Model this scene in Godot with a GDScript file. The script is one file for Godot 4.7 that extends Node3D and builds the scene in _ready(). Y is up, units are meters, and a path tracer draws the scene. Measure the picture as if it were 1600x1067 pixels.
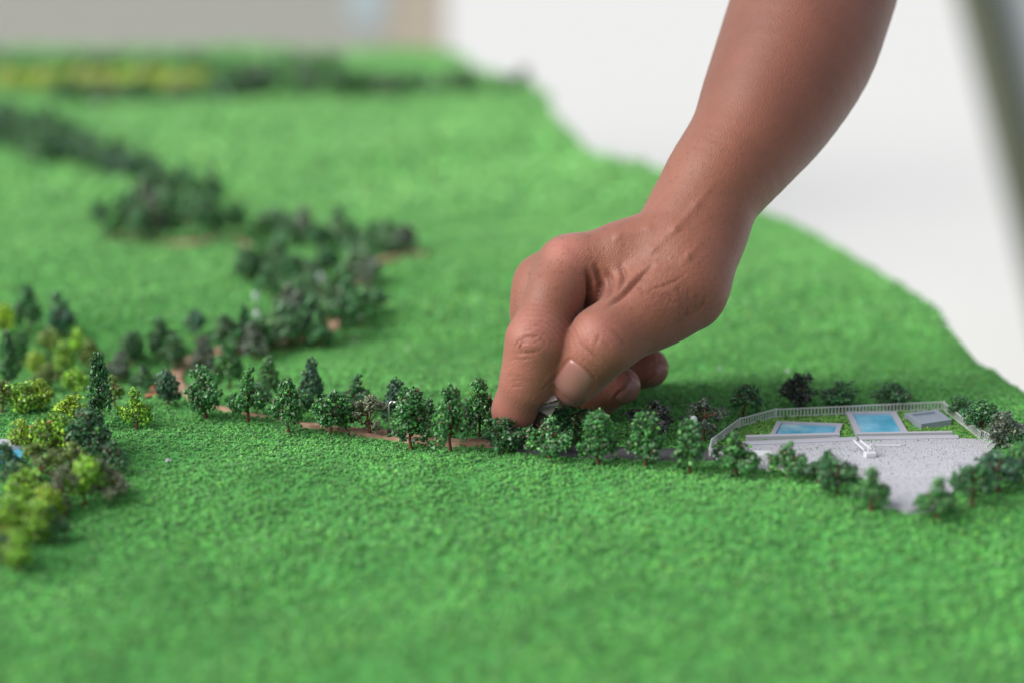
extends Node3D
# A hand setting a tree on a landscape model: green flocked hills, model trees, a fenced yard with pools.

const FOCUS := 0.70          # metres from the lens to the fingertip
const LENS := 3182.0         # lens length in pixels of a 1600 x 1067 frame
const PITCH := 0.2494        # the camera looks down by this angle
const X0 := -1.0
const X1 := 0.9
const Z0 := -1.36
const Z1 := 0.42
const CELL := 0.005

var rng := RandomNumberGenerator.new()
var eye := Vector3(-0.0066, 0.206, 0.67)
var cam_basis := Basis()
var taken := {}
var heights := PackedFloat32Array()
var nx := 0
var nz := 0
var M := {}
var edge := PackedVector2Array()      # right-hand edge of the model board, (x, z)
var mask := PackedByteArray()         # what lies on the ground: 0 flock, 1 path, 2 gravel, 3 yard lawn, 4 nothing grows
const MX := 0.002
var mw := 0
var mh := 0


func _ready() -> void:
	rng.seed = 7
	cam_basis = Basis(Vector3.RIGHT, -PITCH)
	camera_and_light()
	materials()
	terrain()
	room()
	yard()
	paths()
	flock()
	trees()
	small_things()
	person()


# ------------------------------------------------------------------ camera, sky, sun
func camera_and_light() -> void:
	var cam := Camera3D.new()
	cam.name = "camera"
	cam.position = eye
	cam.basis = cam_basis
	cam.near = 0.02
	cam.far = 60.0
	var lens := CameraAttributesPhysical.new()
	lens.frustum_focal_length = 70.0
	lens.frustum_focus_distance = FOCUS
	lens.frustum_near = 0.02
	lens.frustum_far = 60.0
	lens.exposure_aperture = 4.0
	cam.attributes = lens
	cam.fov = rad_to_deg(2.0 * atan(533.5 / LENS))
	add_child(cam)
	var env := Environment.new()
	env.background_mode = Environment.BG_SKY
	var sky := ProceduralSkyMaterial.new()
	sky.sky_top_color = Color(0.86, 0.91, 0.97)
	sky.sky_horizon_color = Color(0.86, 0.88, 0.90)
	sky.ground_horizon_color = Color(0.62, 0.62, 0.60)
	sky.ground_bottom_color = Color(0.55, 0.55, 0.53)
	sky.sky_energy_multiplier = 0.67
	sky.ground_energy_multiplier = 0.45
	sky.sun_angle_max = 1.0
	env.sky = Sky.new()
	env.sky.sky_material = sky
	env.tonemap_mode = Environment.TONE_MAPPER_LINEAR
	env.tonemap_exposure = 1.37
	env.sdfgi_enabled = true
	env.ssao_enabled = true
	env.ssil_enabled = true
	var we := WorldEnvironment.new()
	we.name = "world_environment"
	we.environment = env
	add_child(we)
	var sun := DirectionalLight3D.new()
	sun.name = "sun"
	sun.light_energy = 0.92
	sun.light_angular_distance = 48.0
	sun.light_color = Color(1.0, 0.99, 0.98)
	sun.shadow_enabled = true
	add_child(sun)
	sun.look_at_from_position(Vector3(-1.15, 0.85, 0.32), Vector3.ZERO)


# ------------------------------------------------------------------ helpers
func numbered(called: String) -> String:
	if not taken.has(called):
		taken[called] = 0
		return called
	taken[called] += 1
	return "%s_%03d" % [called, taken[called]]


func thing(called: String, label: String, category: String, where := Vector3.ZERO, group := "") -> Node3D:
	var o := Node3D.new()
	o.name = numbered(called)
	o.position = where
	tag(o, label, category, group)
	add_child(o)
	return o


func tag(o: Node3D, label: String, category: String, group := "", kind := "") -> void:
	if label: o.set_meta("label", label)
	if category: o.set_meta("category", category)
	if group: o.set_meta("group", group)
	if kind: o.set_meta("kind", kind)


func put(called: String, mesh: Mesh, m: Material, parent: Node3D = null, where := Vector3.ZERO) -> MeshInstance3D:
	var o := MeshInstance3D.new()
	o.mesh = mesh
	o.material_override = m
	o.position = where
	if parent:
		o.name = called
		parent.add_child(o, true)
	else:
		o.name = numbered(called)
		add_child(o)
	return o


func tool() -> SurfaceTool:
	var st := SurfaceTool.new()
	st.begin(Mesh.PRIMITIVE_TRIANGLES)
	return st


func done(st: SurfaceTool, smooth := true) -> ArrayMesh:
	st.index()
	st.generate_normals()
	return st.commit()


func quad(st: SurfaceTool, a: Vector3, b: Vector3, c: Vector3, d: Vector3) -> void:
	for v in [a, b, c, a, c, d]:
		st.add_vertex(v)


# a prism over a polygon of (x, z) points, from y0 up to y1; the outline may run either way
func prism(poly: PackedVector2Array, y0: float, y1: float) -> ArrayMesh:
	var st := tool()
	st.set_smooth_group(-1)
	var p := poly
	if not Geometry2D.is_polygon_clockwise(p):
		p = poly.duplicate()
		p.reverse()
	var tri := Geometry2D.triangulate_polygon(p)
	for k in range(0, tri.size(), 3):
		var a := p[tri[k]]
		var b := p[tri[k + 1]]
		var c := p[tri[k + 2]]
		if (b - a).cross(c - a) < 0.0:
			var s := b
			b = c
			c = s
		for v in [a, b, c]: st.add_vertex(Vector3(v.x, y1, v.y))
		for v in [a, c, b]: st.add_vertex(Vector3(v.x, y0, v.y))
	var n := p.size()
	for k in n:
		var a := p[k]
		var b := p[(k + 1) % n]
		quad(st, Vector3(a.x, y0, a.y), Vector3(a.x, y1, a.y), Vector3(b.x, y1, b.y), Vector3(b.x, y0, b.y))
	st.generate_normals()
	return st.commit()


# a box bar from a to b (top centre line), wide and high, edges chamfered
func bar_mesh(a: Vector3, b: Vector3, wide: float, high: float, bev := 0.15) -> ArrayMesh:
	var st := tool()
	st.set_smooth_group(-1)
	var along := (b - a).normalized()
	var side := along.cross(Vector3.UP).normalized()
	var up := side.cross(along)
	var c := minf(wide, high) * bev
	var ring := []
	for q in [[-1, -1], [1, -1], [1, 1], [-1, 1]]:
		var u := Vector2(q[0] * wide * 0.5, q[1] * high * 0.5)
		var first := Vector2(u.x - q[0] * c, u.y)
		var second := Vector2(u.x, u.y - q[1] * c)
		if q[0] * q[1] > 0:
			ring.append(second if q[0] > 0 and q[1] < 0 else second)
			ring.append(first)
		else:
			ring.append(first)
			ring.append(second)
	var e0 := []
	var e1 := []
	for u in ring:
		e0.append(a + side * u.x + up * (u.y - high * 0.5))
		e1.append(b + side * u.x + up * (u.y - high * 0.5))
	var n := ring.size()
	for k in n:
		var j := (k + 1) % n
		quad(st, e0[k], e0[j], e1[j], e1[k])
	for k in range(1, n - 1):
		for v in [e0[0], e0[k + 1], e0[k]]: st.add_vertex(v)
		for v in [e1[0], e1[k], e1[k + 1]]: st.add_vertex(v)
	st.generate_normals()
	return st.commit()


# a tube through points with a radius at each
func tube(st: SurfaceTool, pts: Array, radii: Array, sides := 7) -> void:
	var rings := []
	var ref := Vector3(0.31, 0.2, 0.93).normalized()
	for k in pts.size():
		var d: Vector3 = (pts[mini(k + 1, pts.size() - 1)] - pts[maxi(k - 1, 0)]).normalized()
		var s := d.cross(ref)
		if s.length() < 0.1: s = d.cross(Vector3.RIGHT)
		s = s.normalized()
		var t := s.cross(d)
		var ring := []
		for i in sides:
			var a := TAU * i / sides
			ring.append(pts[k] + (s * cos(a) + t * sin(a)) * radii[k])
		rings.append(ring)
	for k in pts.size() - 1:
		for i in sides:
			var j := (i + 1) % sides
			quad(st, rings[k][i], rings[k + 1][i], rings[k + 1][j], rings[k][j])
	for i in range(1, sides - 1):
		for v in [rings[0][0], rings[0][i], rings[0][i + 1]]: st.add_vertex(v)
		var last: Array = rings[-1]
		for v in [last[0], last[i + 1], last[i]]: st.add_vertex(v)


func linear(r: float, g: float, b: float) -> Color:
	return Color(r, g, b).linear_to_srgb()


func plain(r: float, g: float, b: float, rough := 0.8, spec := 0.4) -> StandardMaterial3D:
	var m := StandardMaterial3D.new()
	m.albedo_color = linear(r, g, b)
	m.roughness = rough
	m.metallic_specular = spec
	return m


func noise_texture(freq: float, size: int, ramp: Array, kind := FastNoiseLite.TYPE_SIMPLEX_SMOOTH, seed_ := 1, octaves := 4) -> NoiseTexture2D:
	var n := FastNoiseLite.new()
	n.seed = seed_
	n.noise_type = kind
	n.frequency = freq
	n.fractal_octaves = octaves
	if kind == FastNoiseLite.TYPE_CELLULAR:
		n.fractal_type = FastNoiseLite.FRACTAL_NONE
		n.cellular_return_type = FastNoiseLite.RETURN_DISTANCE2_SUB
	var t := NoiseTexture2D.new()
	t.width = size
	t.height = size
	t.seamless = true
	t.noise = n
	if ramp.size():
		var g := Gradient.new()
		g.offsets = PackedFloat32Array(ramp.map(func(r): return r[0]))
		g.colors = PackedColorArray(ramp.map(func(r): return r[1]))
		t.color_ramp = g
	return t


func triplanar(m: StandardMaterial3D, scale: float) -> void:
	m.uv1_triplanar = true
	m.uv1_world_triplanar = true
	m.uv1_scale = Vector3.ONE * scale


func materials() -> void:
	# flocked ground under the crumbs
	var turf := plain(1, 1, 1, 0.9, 0.2)
	turf.albedo_texture = noise_texture(0.03, 512, [[0.2, linear(0.06, 0.26, 0.06)], [0.5, linear(0.085, 0.32, 0.08)], [0.8, linear(0.11, 0.36, 0.10)]])
	triplanar(turf, 9.0)
	M.turf = turf
	var crumb := plain(1, 1, 1, 0.85, 0.25)
	crumb.vertex_color_use_as_albedo = true
	crumb.rim_enabled = true
	crumb.rim = 1.0
	crumb.rim_tint = 0.55
	M.crumb = crumb
	var leaf := plain(1, 1, 1, 0.42, 0.6)
	leaf.vertex_color_use_as_albedo = true
	M.leaf = leaf
	M.foam_side = plain(0.55, 0.56, 0.52)
	var path := plain(1, 1, 1, 0.8, 0.3)
	path.albedo_texture = noise_texture(0.02, 512, [[0.2, linear(0.33, 0.20, 0.13)], [0.55, linear(0.44, 0.28, 0.19)], [0.85, linear(0.52, 0.36, 0.26)]])
	triplanar(path, 24.0)
	M.path = path
	M.brick_path = plain(0.42, 0.15, 0.09)
	var asphalt := plain(1, 1, 1, 0.75)
	asphalt.albedo_texture = noise_texture(0.25, 512, [[0.35, linear(0.05, 0.05, 0.055)], [0.6, linear(0.10, 0.10, 0.105)], [0.72, linear(0.3, 0.3, 0.3)]])
	triplanar(asphalt, 20.0)
	M.asphalt = asphalt
	var gravel := plain(1, 1, 1, 0.85, 0.3)
	gravel.albedo_texture = noise_texture(0.16, 1024, [[0.30, linear(0.13, 0.13, 0.16)], [0.36, linear(0.50, 0.50, 0.54)], [0.6, linear(0.56, 0.56, 0.60)], [0.8, linear(0.66, 0.66, 0.70)]], FastNoiseLite.TYPE_SIMPLEX, 5, 3)
	triplanar(gravel, 14.0)
	M.gravel = gravel
	M.concrete = plain(0.44, 0.44, 0.49, 0.7)
	M.basin = plain(0.30, 0.34, 0.40, 0.55)
	var water := plain(1, 1, 1, 0.12, 0.5)
	water.albedo_texture = noise_texture(0.006, 256, [[0.40, linear(0.09, 0.42, 0.62)], [0.60, linear(0.14, 0.49, 0.69)], [0.78, linear(0.34, 0.64, 0.78)], [0.95, linear(0.48, 0.72, 0.82)]])  # paler patches are reflections painted into the water colour
	triplanar(water, 22.0)
	M.water = water
	M.fence = plain(0.56, 0.59, 0.57, 0.45, 0.5)
	M.white = plain(0.66, 0.66, 0.69, 0.45, 0.5)
	M.metal = plain(0.55, 0.56, 0.58, 0.3)
	M.metal.metallic = 0.8
	M.black = plain(0.02, 0.02, 0.022, 0.5)
	M.globe = plain(0.48, 0.52, 0.54, 0.2, 0.5)
	M.trunk = plain(0.17, 0.06, 0.042, 0.6, 0.4)
	M.dark_trunk = plain(0.05, 0.03, 0.025, 0.6, 0.4)
	M.floor_paint = plain(0.68, 0.672, 0.65, 0.5, 0.4)
	M.beige = plain(0.385, 0.385, 0.345, 0.8)
	M.brown = plain(0.47, 0.41, 0.33, 0.8)
	M.pale_blue = plain(0.42, 0.50, 0.53, 0.6)
	M.olive = plain(0.055, 0.064, 0.04, 0.6)
	M.paper = plain(0.42, 0.33, 0.33, 0.5)
	M.dark_blade = plain(0.03, 0.02, 0.02, 0.4)
	M.grey_panel = plain(0.50, 0.53, 0.53, 0.7)


# ------------------------------------------------------------------ ground
var hill_noise := FastNoiseLite.new()
var yard_mid := Vector2(0.118, 0.0)


func raw_height(x: float, z: float) -> float:
	var h := hill_noise.get_noise_2d(x * 100.0, z * 100.0) * 0.007
	h += hill_noise.get_noise_2d(x * 600.0 + 50.0, z * 600.0) * 0.0016
	h -= 0.014 * smoothstep(0.03, 0.24, z)                      # the near slope falls away towards the front
	h -= 0.006 * exp(-pow((z + 0.11) / 0.055, 2.0))             # a shallow hollow behind the tree row
	h += 0.012 * smoothstep(-0.25, -0.8, z)
	h -= 0.028 * smoothstep(0.02, 0.26, x) * smoothstep(0.0, 0.16, z)      # and towards the front right corner
	var f := smoothstep(0.105, 0.06, Vector2((x - yard_mid.x) * 0.75, z - yard_mid.y).length())
	return lerpf(h, 0.0, f)


func height(x: float, z: float) -> float:
	var u := clampf((x - X0) / CELL, 0.0, nx - 1.001)
	var v := clampf((z - Z0) / CELL, 0.0, nz - 1.001)
	var i := int(u)
	var j := int(v)
	u -= i
	v -= j
	var k := j * nx + i
	return lerpf(lerpf(heights[k], heights[k + 1], u), lerpf(heights[k + nx], heights[k + nx + 1], u), v)


func ray(px: float, py: float) -> Vector3:
	return cam_basis * Vector3((px - 800.0) / LENS, (533.5 - py) / LENS, -1.0)


func on_plane(px: float, py: float, y: float) -> Vector3:
	var d := ray(px, py)
	return eye + d * ((y - eye.y) / d.y)


# the spot on the ground seen at that place of the 1600 x 1067 frame
func spot(px: float, py: float) -> Vector3:
	var d := ray(px, py)
	var t := (-0.05 - eye.y) / d.y
	var t0 := (0.05 - eye.y) / d.y
	var s := t0
	var step := (t - t0) / 60.0
	while s < t:
		var p := eye + d * s
		if p.y <= height(p.x, p.z): break
		s += step
	var lo := s - step
	var hi := s
	for k in 10:
		var mid := (lo + hi) * 0.5
		var p := eye + d * mid
		if p.y <= height(p.x, p.z): hi = mid
		else: lo = mid
	var q := eye + d * hi
	q.y = height(q.x, q.z)
	return q


func edge_x(z: float) -> float:
	for k in edge.size() - 1:
		if z <= edge[k + 1].y:
			var f := clampf((z - edge[k].y) / (edge[k + 1].y - edge[k].y), 0.0, 1.0)
			return lerpf(edge[k].x, edge[k + 1].x, f)
	return edge[-1].x


func terrain() -> void:
	hill_noise.seed = 11
	hill_noise.frequency = 0.055
	hill_noise.fractal_octaves = 3
	nx = int((X1 - X0) / CELL) + 1
	nz = int((Z1 - Z0) / CELL) + 1
	heights.resize(nx * nz)
	for j in nz:
		for i in nx:
			heights[j * nx + i] = raw_height(X0 + i * CELL, Z0 + j * CELL)
	# outline of the board's far and right-hand edge
	var c := Curve2D.new()
	c.bake_interval = 0.01
	var marks := [[640, 74], [700, 79], [742, 107], [830, 130], [872, 190], [922, 234], [1030, 264], [1110, 296], [1190, 330], [1300, 382], [1440, 466], [1500, 532], [1600, 612], [1720, 690], [1850, 760]]
	var raw := []
	for m in marks:
		var p := spot(m[0], m[1])
		raw.append(Vector2(p.x, p.z))
	for k in raw.size():
		var t: Vector2 = (raw[mini(k + 1, raw.size() - 1)] - raw[maxi(k - 1, 0)]) / 6.0
		c.add_point(raw[k], -t, t)
	edge = c.get_baked_points()
	edge.append(Vector2(edge[-1].x + 0.02, Z1))
	var zs := []
	var z := edge[0].y
	while z < Z1:
		zs.append(z)
		z += 0.006
	var cols := 170
	var st := tool()
	st.set_smooth_group(0)
	var rows := []
	for zz in zs:
		var right := edge_x(zz)
		var row := PackedVector3Array()
		for i in cols + 1:
			var x := lerpf(X0 + 0.02, right, i / float(cols))
			row.append(Vector3(x, height(x, zz), zz))
		rows.append(row)
	for j in rows.size() - 1:
		for i in cols:
			quad(st, rows[j][i], rows[j][i + 1], rows[j + 1][i + 1], rows[j + 1][i])
	var ground := put("ground", done(st), M.turf)
	ground.set_meta("kind", "structure")
	# cut foam edge all round
	var rim := []
	for j in range(rows.size() - 1, -1, -1): rim.append(rows[j][0])
	for i in range(1, cols + 1): rim.append(rows[0][i])
	for j in range(1, rows.size()): rim.append(rows[j][cols])
	for i in range(cols - 1, -1, -1): rim.append(rows[-1][i])
	st = tool()
	for k in rim.size() - 1:
		var a: Vector3 = rim[k]
		var b: Vector3 = rim[k + 1]
		quad(st, b, a, Vector3(a.x, -0.06, a.z), Vector3(b.x, -0.06, b.z))
	var side := put("ground_edge", done(st), M.foam_side)
	side.set_meta("kind", "structure")
	mw = int((X1 - X0) / MX)
	mh = int((Z1 - Z0) / MX)
	mask.resize(mw * mh)


func stamp_disc(p: Vector3, r: float, v: int) -> void:
	var n := int(ceil(r / MX))
	var ci := int((p.x - X0) / MX)
	var cj := int((p.z - Z0) / MX)
	for j in range(maxi(cj - n, 0), mini(cj + n + 1, mh)):
		for i in range(maxi(ci - n, 0), mini(ci + n + 1, mw)):
			if (i - ci) * (i - ci) + (j - cj) * (j - cj) <= n * n:
				mask[j * mw + i] = v


func stamp_poly(poly: PackedVector2Array, v: int) -> void:
	var lo := poly[0]
	var hi := poly[0]
	for p in poly:
		lo = lo.min(p)
		hi = hi.max(p)
	for j in range(int((lo.y - Z0) / MX), int((hi.y - Z0) / MX) + 2):
		for i in range(int((lo.x - X0) / MX), int((hi.x - X0) / MX) + 2):
			if Geometry2D.is_point_in_polygon(Vector2(X0 + (i + 0.5) * MX, Z0 + (j + 0.5) * MX), poly):
				mask[j * mw + i] = v


func mask_at(x: float, z: float) -> int:
	var i := int((x - X0) / MX)
	var j := int((z - Z0) / MX)
	if i < 0 or j < 0 or i >= mw or j >= mh: return 4
	return mask[j * mw + i]


# ------------------------------------------------------------------ the room round the model
func room() -> void:
	var box := BoxMesh.new()
	box.size = Vector3(22, 0.1, 34)
	put("floor", box, M.floor_paint, null, Vector3(2, -0.83, -13)).set_meta("kind", "structure")
	# the table that carries the model
	var table := thing("display_table", "low table that carries the green landscape model, hidden under it", "table", Vector3(-0.2, -0.78, -0.4))
	put("table_top", bar_mesh(Vector3(-0.62, 0.718, 0), Vector3(0.12, 0.718, 0), 1.2, 0.03), M.white, table)
	for s in [[-0.56, -0.5], [-0.56, 0.5], [0.06, -0.5], [0.06, 0.5]]:
		put("leg", bar_mesh(Vector3(s[0], 0.0, s[1]), Vector3(s[0] + 0.0001, 0.687, s[1]), 0.05, 0.05), M.white, table)
	# beige wall far behind on the left
	var y := -0.78
	var zw := -4.1
	var d := ray(694, 20)
	var xr := eye.x + d.x * ((zw - eye.z) / d.z)
	var wall := BoxMesh.new()
	wall.size = Vector3(4.0, 1.5, 0.12)
	put("beige_wall", wall, M.beige, null, Vector3(xr - 2.0 - 0.14, y + 0.75, zw - 0.06)).set_meta("kind", "structure")
	var o := put("wall_post", bar_mesh(Vector3(xr - 0.07, y, zw), Vector3(xr - 0.07, y + 1.5, zw - 0.0001), 0.139, 0.13, 0.03), M.brown)
	tag(o, "light brown upright post at the right end of the beige wall", "post")
	d = ray(574, 20)
	var xp := eye.x + d.x * ((zw - eye.z) / d.z)
	var sheet := BoxMesh.new()
	sheet.size = Vector3(0.085, 0.16, 0.004)
	o = put("pale_blue_notice", sheet, M.pale_blue, null, Vector3(xp, -0.19 + 0.02, zw + 0.003))
	tag(o, "pale blue blurred sheet on the beige wall", "notice")
	# leaning olive post and the grey panel to its right
	var a := on_plane(1690, 640, -0.78)
	var dir := ray(1522, -40)
	var top := eye + dir * ((a.z - 0.35 - eye.z) / dir.z)
	var post := thing("leaning_post", "dark olive post leaning behind the model, top right, out of focus", "post", a)
	var st := tool()
	tube(st, [Vector3.ZERO, (top - a) * 0.5, (top - a) * 1.3], [0.040, 0.040, 0.040], 12)
	put("pole", done(st), M.olive, post)
	st = tool()
	tube(st, [Vector3(0, 0.0, 0), Vector3(0, 0.02, 0)], [0.05, 0.045], 12)
	put("foot", done(st), M.black, post)
	var up := (top - a) * 1.3
	var board := thing("grey_board", "pale grey blurred board leaning right beside the olive post", "board", a + Vector3(0.04, 0, -0.05))
	st = tool()
	st.set_smooth_group(-1)
	var c := [Vector3.ZERO, up, up + Vector3(0.9, 0, 0), Vector3(0.9, 0, 0)]
	var bk := Vector3(0, 0, -0.02)
	quad(st, c[0], c[1], c[2], c[3])
	quad(st, c[3] + bk, c[2] + bk, c[1] + bk, c[0] + bk)
	for k in 4: quad(st, c[k] + bk, c[(k + 1) % 4] + bk, c[(k + 1) % 4], c[k])
	put("panel", done(st), M.grey_panel, board)


# ------------------------------------------------------------------ fenced yard
func flat(px: float, py: float, y := 0.0) -> Vector2:
	var p := on_plane(px, py, y)
	return Vector2(p.x, p.z)


func poly_of(marks: Array, y := 0.0) -> PackedVector2Array:
	var out := PackedVector2Array()
	for m in marks: out.append(flat(m[0], m[1], y))
	return out


func inset(p: PackedVector2Array, by: float) -> PackedVector2Array:
	return Geometry2D.offset_polygon(p, -by, Geometry2D.JOIN_MITER)[0]


func pool(called: String, marks: Array, label: String, tall: float, rim: float, water: Material) -> void:
	var outer := poly_of(marks)
	var mid := Vector2.ZERO
	for p in outer: mid += p / 4.0
	var base := thing(called, label, "pool", Vector3(mid.x, 0, mid.y))
	var own := PackedVector2Array()
	for p in outer: own.append(p - mid)
	stamp_poly(outer, 4)
	var inner := inset(own, rim)
	var n := own.size()
	for k in n:    # four mitred kerbs
		var j := (k + 1) % n
		var best := []
		for q in [own[k], own[j]]:
			var near := inner[0]
			for w in inner:
				if w.distance_to(q) < near.distance_to(q): near = w
			best.append(near)
		put("kerb", prism(PackedVector2Array([own[k], own[j], best[1], best[0]]), 0.0, tall), M.concrete if water != M.basin else M.basin, base)
	put("water", prism(inset(own, rim + 0.00005), 0.0, tall - 0.0007), water, base)


func fence_run(base: Node3D, marks: Array, closed := false) -> void:
	var pts := []
	for m in marks:
		var p := on_plane(m[0], m[1], 0.0)
		pts.append(p - base.position)
	var picket := BoxMesh.new()
	picket.size = Vector3(0.00038, 0.0026, 0.0003)
	for k in pts.size() - 1:
		var a: Vector3 = pts[k]
		var b: Vector3 = pts[k + 1]
		var len := a.distance_to(b)
		var n := maxi(int(round(len / 0.00128)), 1)
		var yaw := -atan2(b.z - a.z, b.x - a.x)
		for i in n:
			var p := a.lerp(b, (i + 0.5) / n)
			var o := put("picket", picket, M.fence, base, p + Vector3(0, 0.0016, 0))
			o.rotation.y = yaw
		put("rail", bar_mesh(a + Vector3(0, 0.0034, 0), b + Vector3(0, 0.0034, 0), 0.0005, 0.0004), M.fence, base)
		put("rail", bar_mesh(a + Vector3(0, 0.0007, 0), b + Vector3(0, 0.0007, 0), 0.0005, 0.0003), M.fence, base)
		var post := put("post", bar_mesh(a + Vector3(0, 0.0, 0), a + Vector3(0.000001, 0.0037, 0), 0.0007, 0.0007), M.fence, base)


func yard() -> void:
	var lawn := poly_of([[1112, 702], [1155, 668], [1211, 653], [1474, 641], [1533, 689], [1556, 699], [1495, 689], [1165, 697]])
	stamp_poly(lawn, 3)
	var gravel := poly_of([[1109, 716], [1113, 703], [1165, 697], [1330, 692], [1497, 687], [1535, 689], [1557, 698], [1535, 722], [1500, 750], [1487, 775], [1470, 797], [1420, 799], [1378, 792], [1350, 748], [1250, 741], [1162, 731]])
	stamp_poly(gravel, 2)
	var mid := flat(1330, 720)
	var own := PackedVector2Array()
	for p in gravel: own.append(p - mid)
	var o := put("gravel_yard", prism(own, -0.004, 0.0008), M.gravel, null, Vector3(mid.x, 0, mid.y))
	o.set_meta("kind", "structure")
	var grit := [PackedVector3Array(), PackedFloat32Array(), PackedColorArray()]
	for k in 5200:
		var g := Vector2(rng.randf_range(0.055, 0.175), rng.randf_range(-0.06, 0.075))
		if not Geometry2D.is_point_in_polygon(g, gravel): continue
		grit[0].append(Vector3(g.x, 0.00085, g.y))
		grit[1].append(rng.randf_range(0.00012, 0.00026))
		var shade: float = [0.03, 0.06, 0.10, 0.75][rng.randi() % 4]
		grit[2].append(Color(shade, shade, shade * 1.1))
	scatter("grit", "dark and pale specks of grit on the gravel yard", crumb_mesh(9, 1), grit[0], grit[1], grit[2])
	pool("wide_pool", [[1214, 662], [1317, 666], [1309, 688], [1203, 684]], "small rectangular blue pool with grey rim, left of the larger pool", 0.0012, 0.0017, M.water)
	pool("deep_pool", [[1322, 648], [1400, 647.5], [1421, 683], [1339, 685]], "largest blue pool with broad grey rim in the middle of the lawn", 0.0014, 0.0020, M.water)
	pool("grey_basin", [[1413, 654], [1465, 648], [1487, 664], [1440, 671]], "raised grey basin without blue water, right of the pools", 0.0021, 0.0020, M.basin)
	# low concrete channels between lawn and gravel
	var runs := [[[1162, 697], [1338, 690], 0.0030, 0.0016, "long pale grey kerb along the lawn beside the left pool"], [[1166, 690], [1312, 686], 0.0016, 0.0024, "thin raised grey strip just behind the long left kerb"],
		[[1342, 689], [1497, 686.5], 0.0028, 0.0016, "long pale grey kerb in front of the largest pool"], [[1338, 685], [1488, 682.5], 0.0012, 0.0022, "thin grey strip behind the kerb of the largest pool"]]
	for r in runs:
		var a := on_plane(r[0][0], r[0][1], 0.0)
		var b := on_plane(r[1][0], r[1][1], 0.0)
		var m := (a + b) * 0.5
		o = put("kerb_strip", bar_mesh(a - m + Vector3(0, r[3], 0), b - m + Vector3(0, r[3], 0), r[2], r[3] + 0.001, 0.2), M.concrete, null, m)
		tag(o, r[4], "kerb")
	# white fitting lying across the kerbs
	var w := on_plane(1357, 712, 0.0008)
	var fit := thing("white_fitting", "white plastic fitting with two rails and a hoop on the gravel", "fitting", w)
	var far_end := on_plane(1336, 692, 0.002) - w
	put("rail", bar_mesh(Vector3(-0.0016, 0.0030, 0), far_end + Vector3(-0.0016, 0.0028, 0), 0.0006, 0.0008), M.white, fit)
	put("rail", bar_mesh(Vector3(0.0016, 0.0030, -0.001), far_end + Vector3(0.0012, 0.0028, 0), 0.0006, 0.0008), M.white, fit)
	put("deck", bar_mesh(Vector3(0.0, 0.0022, 0), far_end + Vector3(-0.0002, 0.002, 0), 0.0024, 0.0005), M.concrete, fit)
	put("block", bar_mesh(Vector3(-0.0016, 0.0022, 0.0014), Vector3(0.0026, 0.0022, 0.0006), 0.0036, 0.0022), M.white, fit)
	var st := tool()
	var hoop := []
	for k in 9:
		var a := PI * k / 8.0
		hoop.append(Vector3(0.0012 + 0.0013 * cos(a), 0.0022 + 0.0030 * sin(a), 0.0006))
	tube(st, hoop, [0.0004, 0.0004, 0.0004, 0.0004, 0.0004, 0.0004, 0.0004, 0.0004, 0.0004], 6)
	put("hoop", done(st), M.white, fit)
	fit.scale = Vector3.ONE * 0.8
	w = on_plane(1191, 716, 0.0008)
	o = put("white_block", bar_mesh(Vector3(-0.0031, 0.0022, 0), Vector3(0.0031, 0.0022, 0.0006), 0.005, 0.0022, 0.1), M.white, null, w)
	tag(o, "flat white block on the gravel behind the front fence", "block")
	w = on_plane(1388, 697, 0.0008)
	o = put("white_rod", bar_mesh(Vector3(-0.0042, 0.0006, 0), Vector3(0.0042, 0.0006, 0), 0.0007, 0.0006), M.white, null, w)
	tag(o, "thin white rod lying on the gravel before the largest pool", "rod")
	var at := on_plane(1330, 690, 0.0)
	var fence := thing("picket_fence", "tiny grey picket fence round the model yard with pools", "fence", at)
	fence_run(fence, [[1349, 746], [1250, 739], [1162, 730], [1108, 716], [1112, 700], [1155, 668], [1211, 653], [1474, 641], [1533, 688]])
	fence_run(fence, [[1532, 684], [1557, 698], [1541, 712]])


# ------------------------------------------------------------------ paths
func ribbon(called: String, marks: Array, wide: float, m: Material, lift: float, label := "") -> void:
	var c := Curve3D.new()
	c.bake_interval = 0.004
	var pts := []
	for k in marks: pts.append(spot(k[0], k[1]))
	for k in pts.size():
		var t: Vector3 = (pts[mini(k + 1, pts.size() - 1)] - pts[maxi(k - 1, 0)]) / 6.0
		c.add_point(pts[k], -t, t)
	var line := c.get_baked_points()
	var st := tool()
	st.set_smooth_group(0)
	var origin := line[0]
	var prev := []
	for k in line.size():
		var d := (line[mini(k + 1, line.size() - 1)] - line[maxi(k - 1, 0)])
		d.y = 0
		var s := Vector3(-d.z, 0, d.x).normalized() * wide * 0.5
		var row := []
		for f in [-1.06, -1.0, -0.4, 0.4, 1.0, 1.06]:
			var p: Vector3 = line[k] + s * f
			p.y = height(p.x, p.z) + (lift if absf(f) < 1.03 else -0.002)
			row.append(p - origin)
		if prev:
			for i in 5: quad(st, prev[i], prev[i + 1], row[i + 1], row[i])
		prev = row
		stamp_disc(line[k], wide * 0.47, 1)
	var o := put(called, done(st), m, null, origin)
	o.set_meta("kind", "structure")


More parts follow.
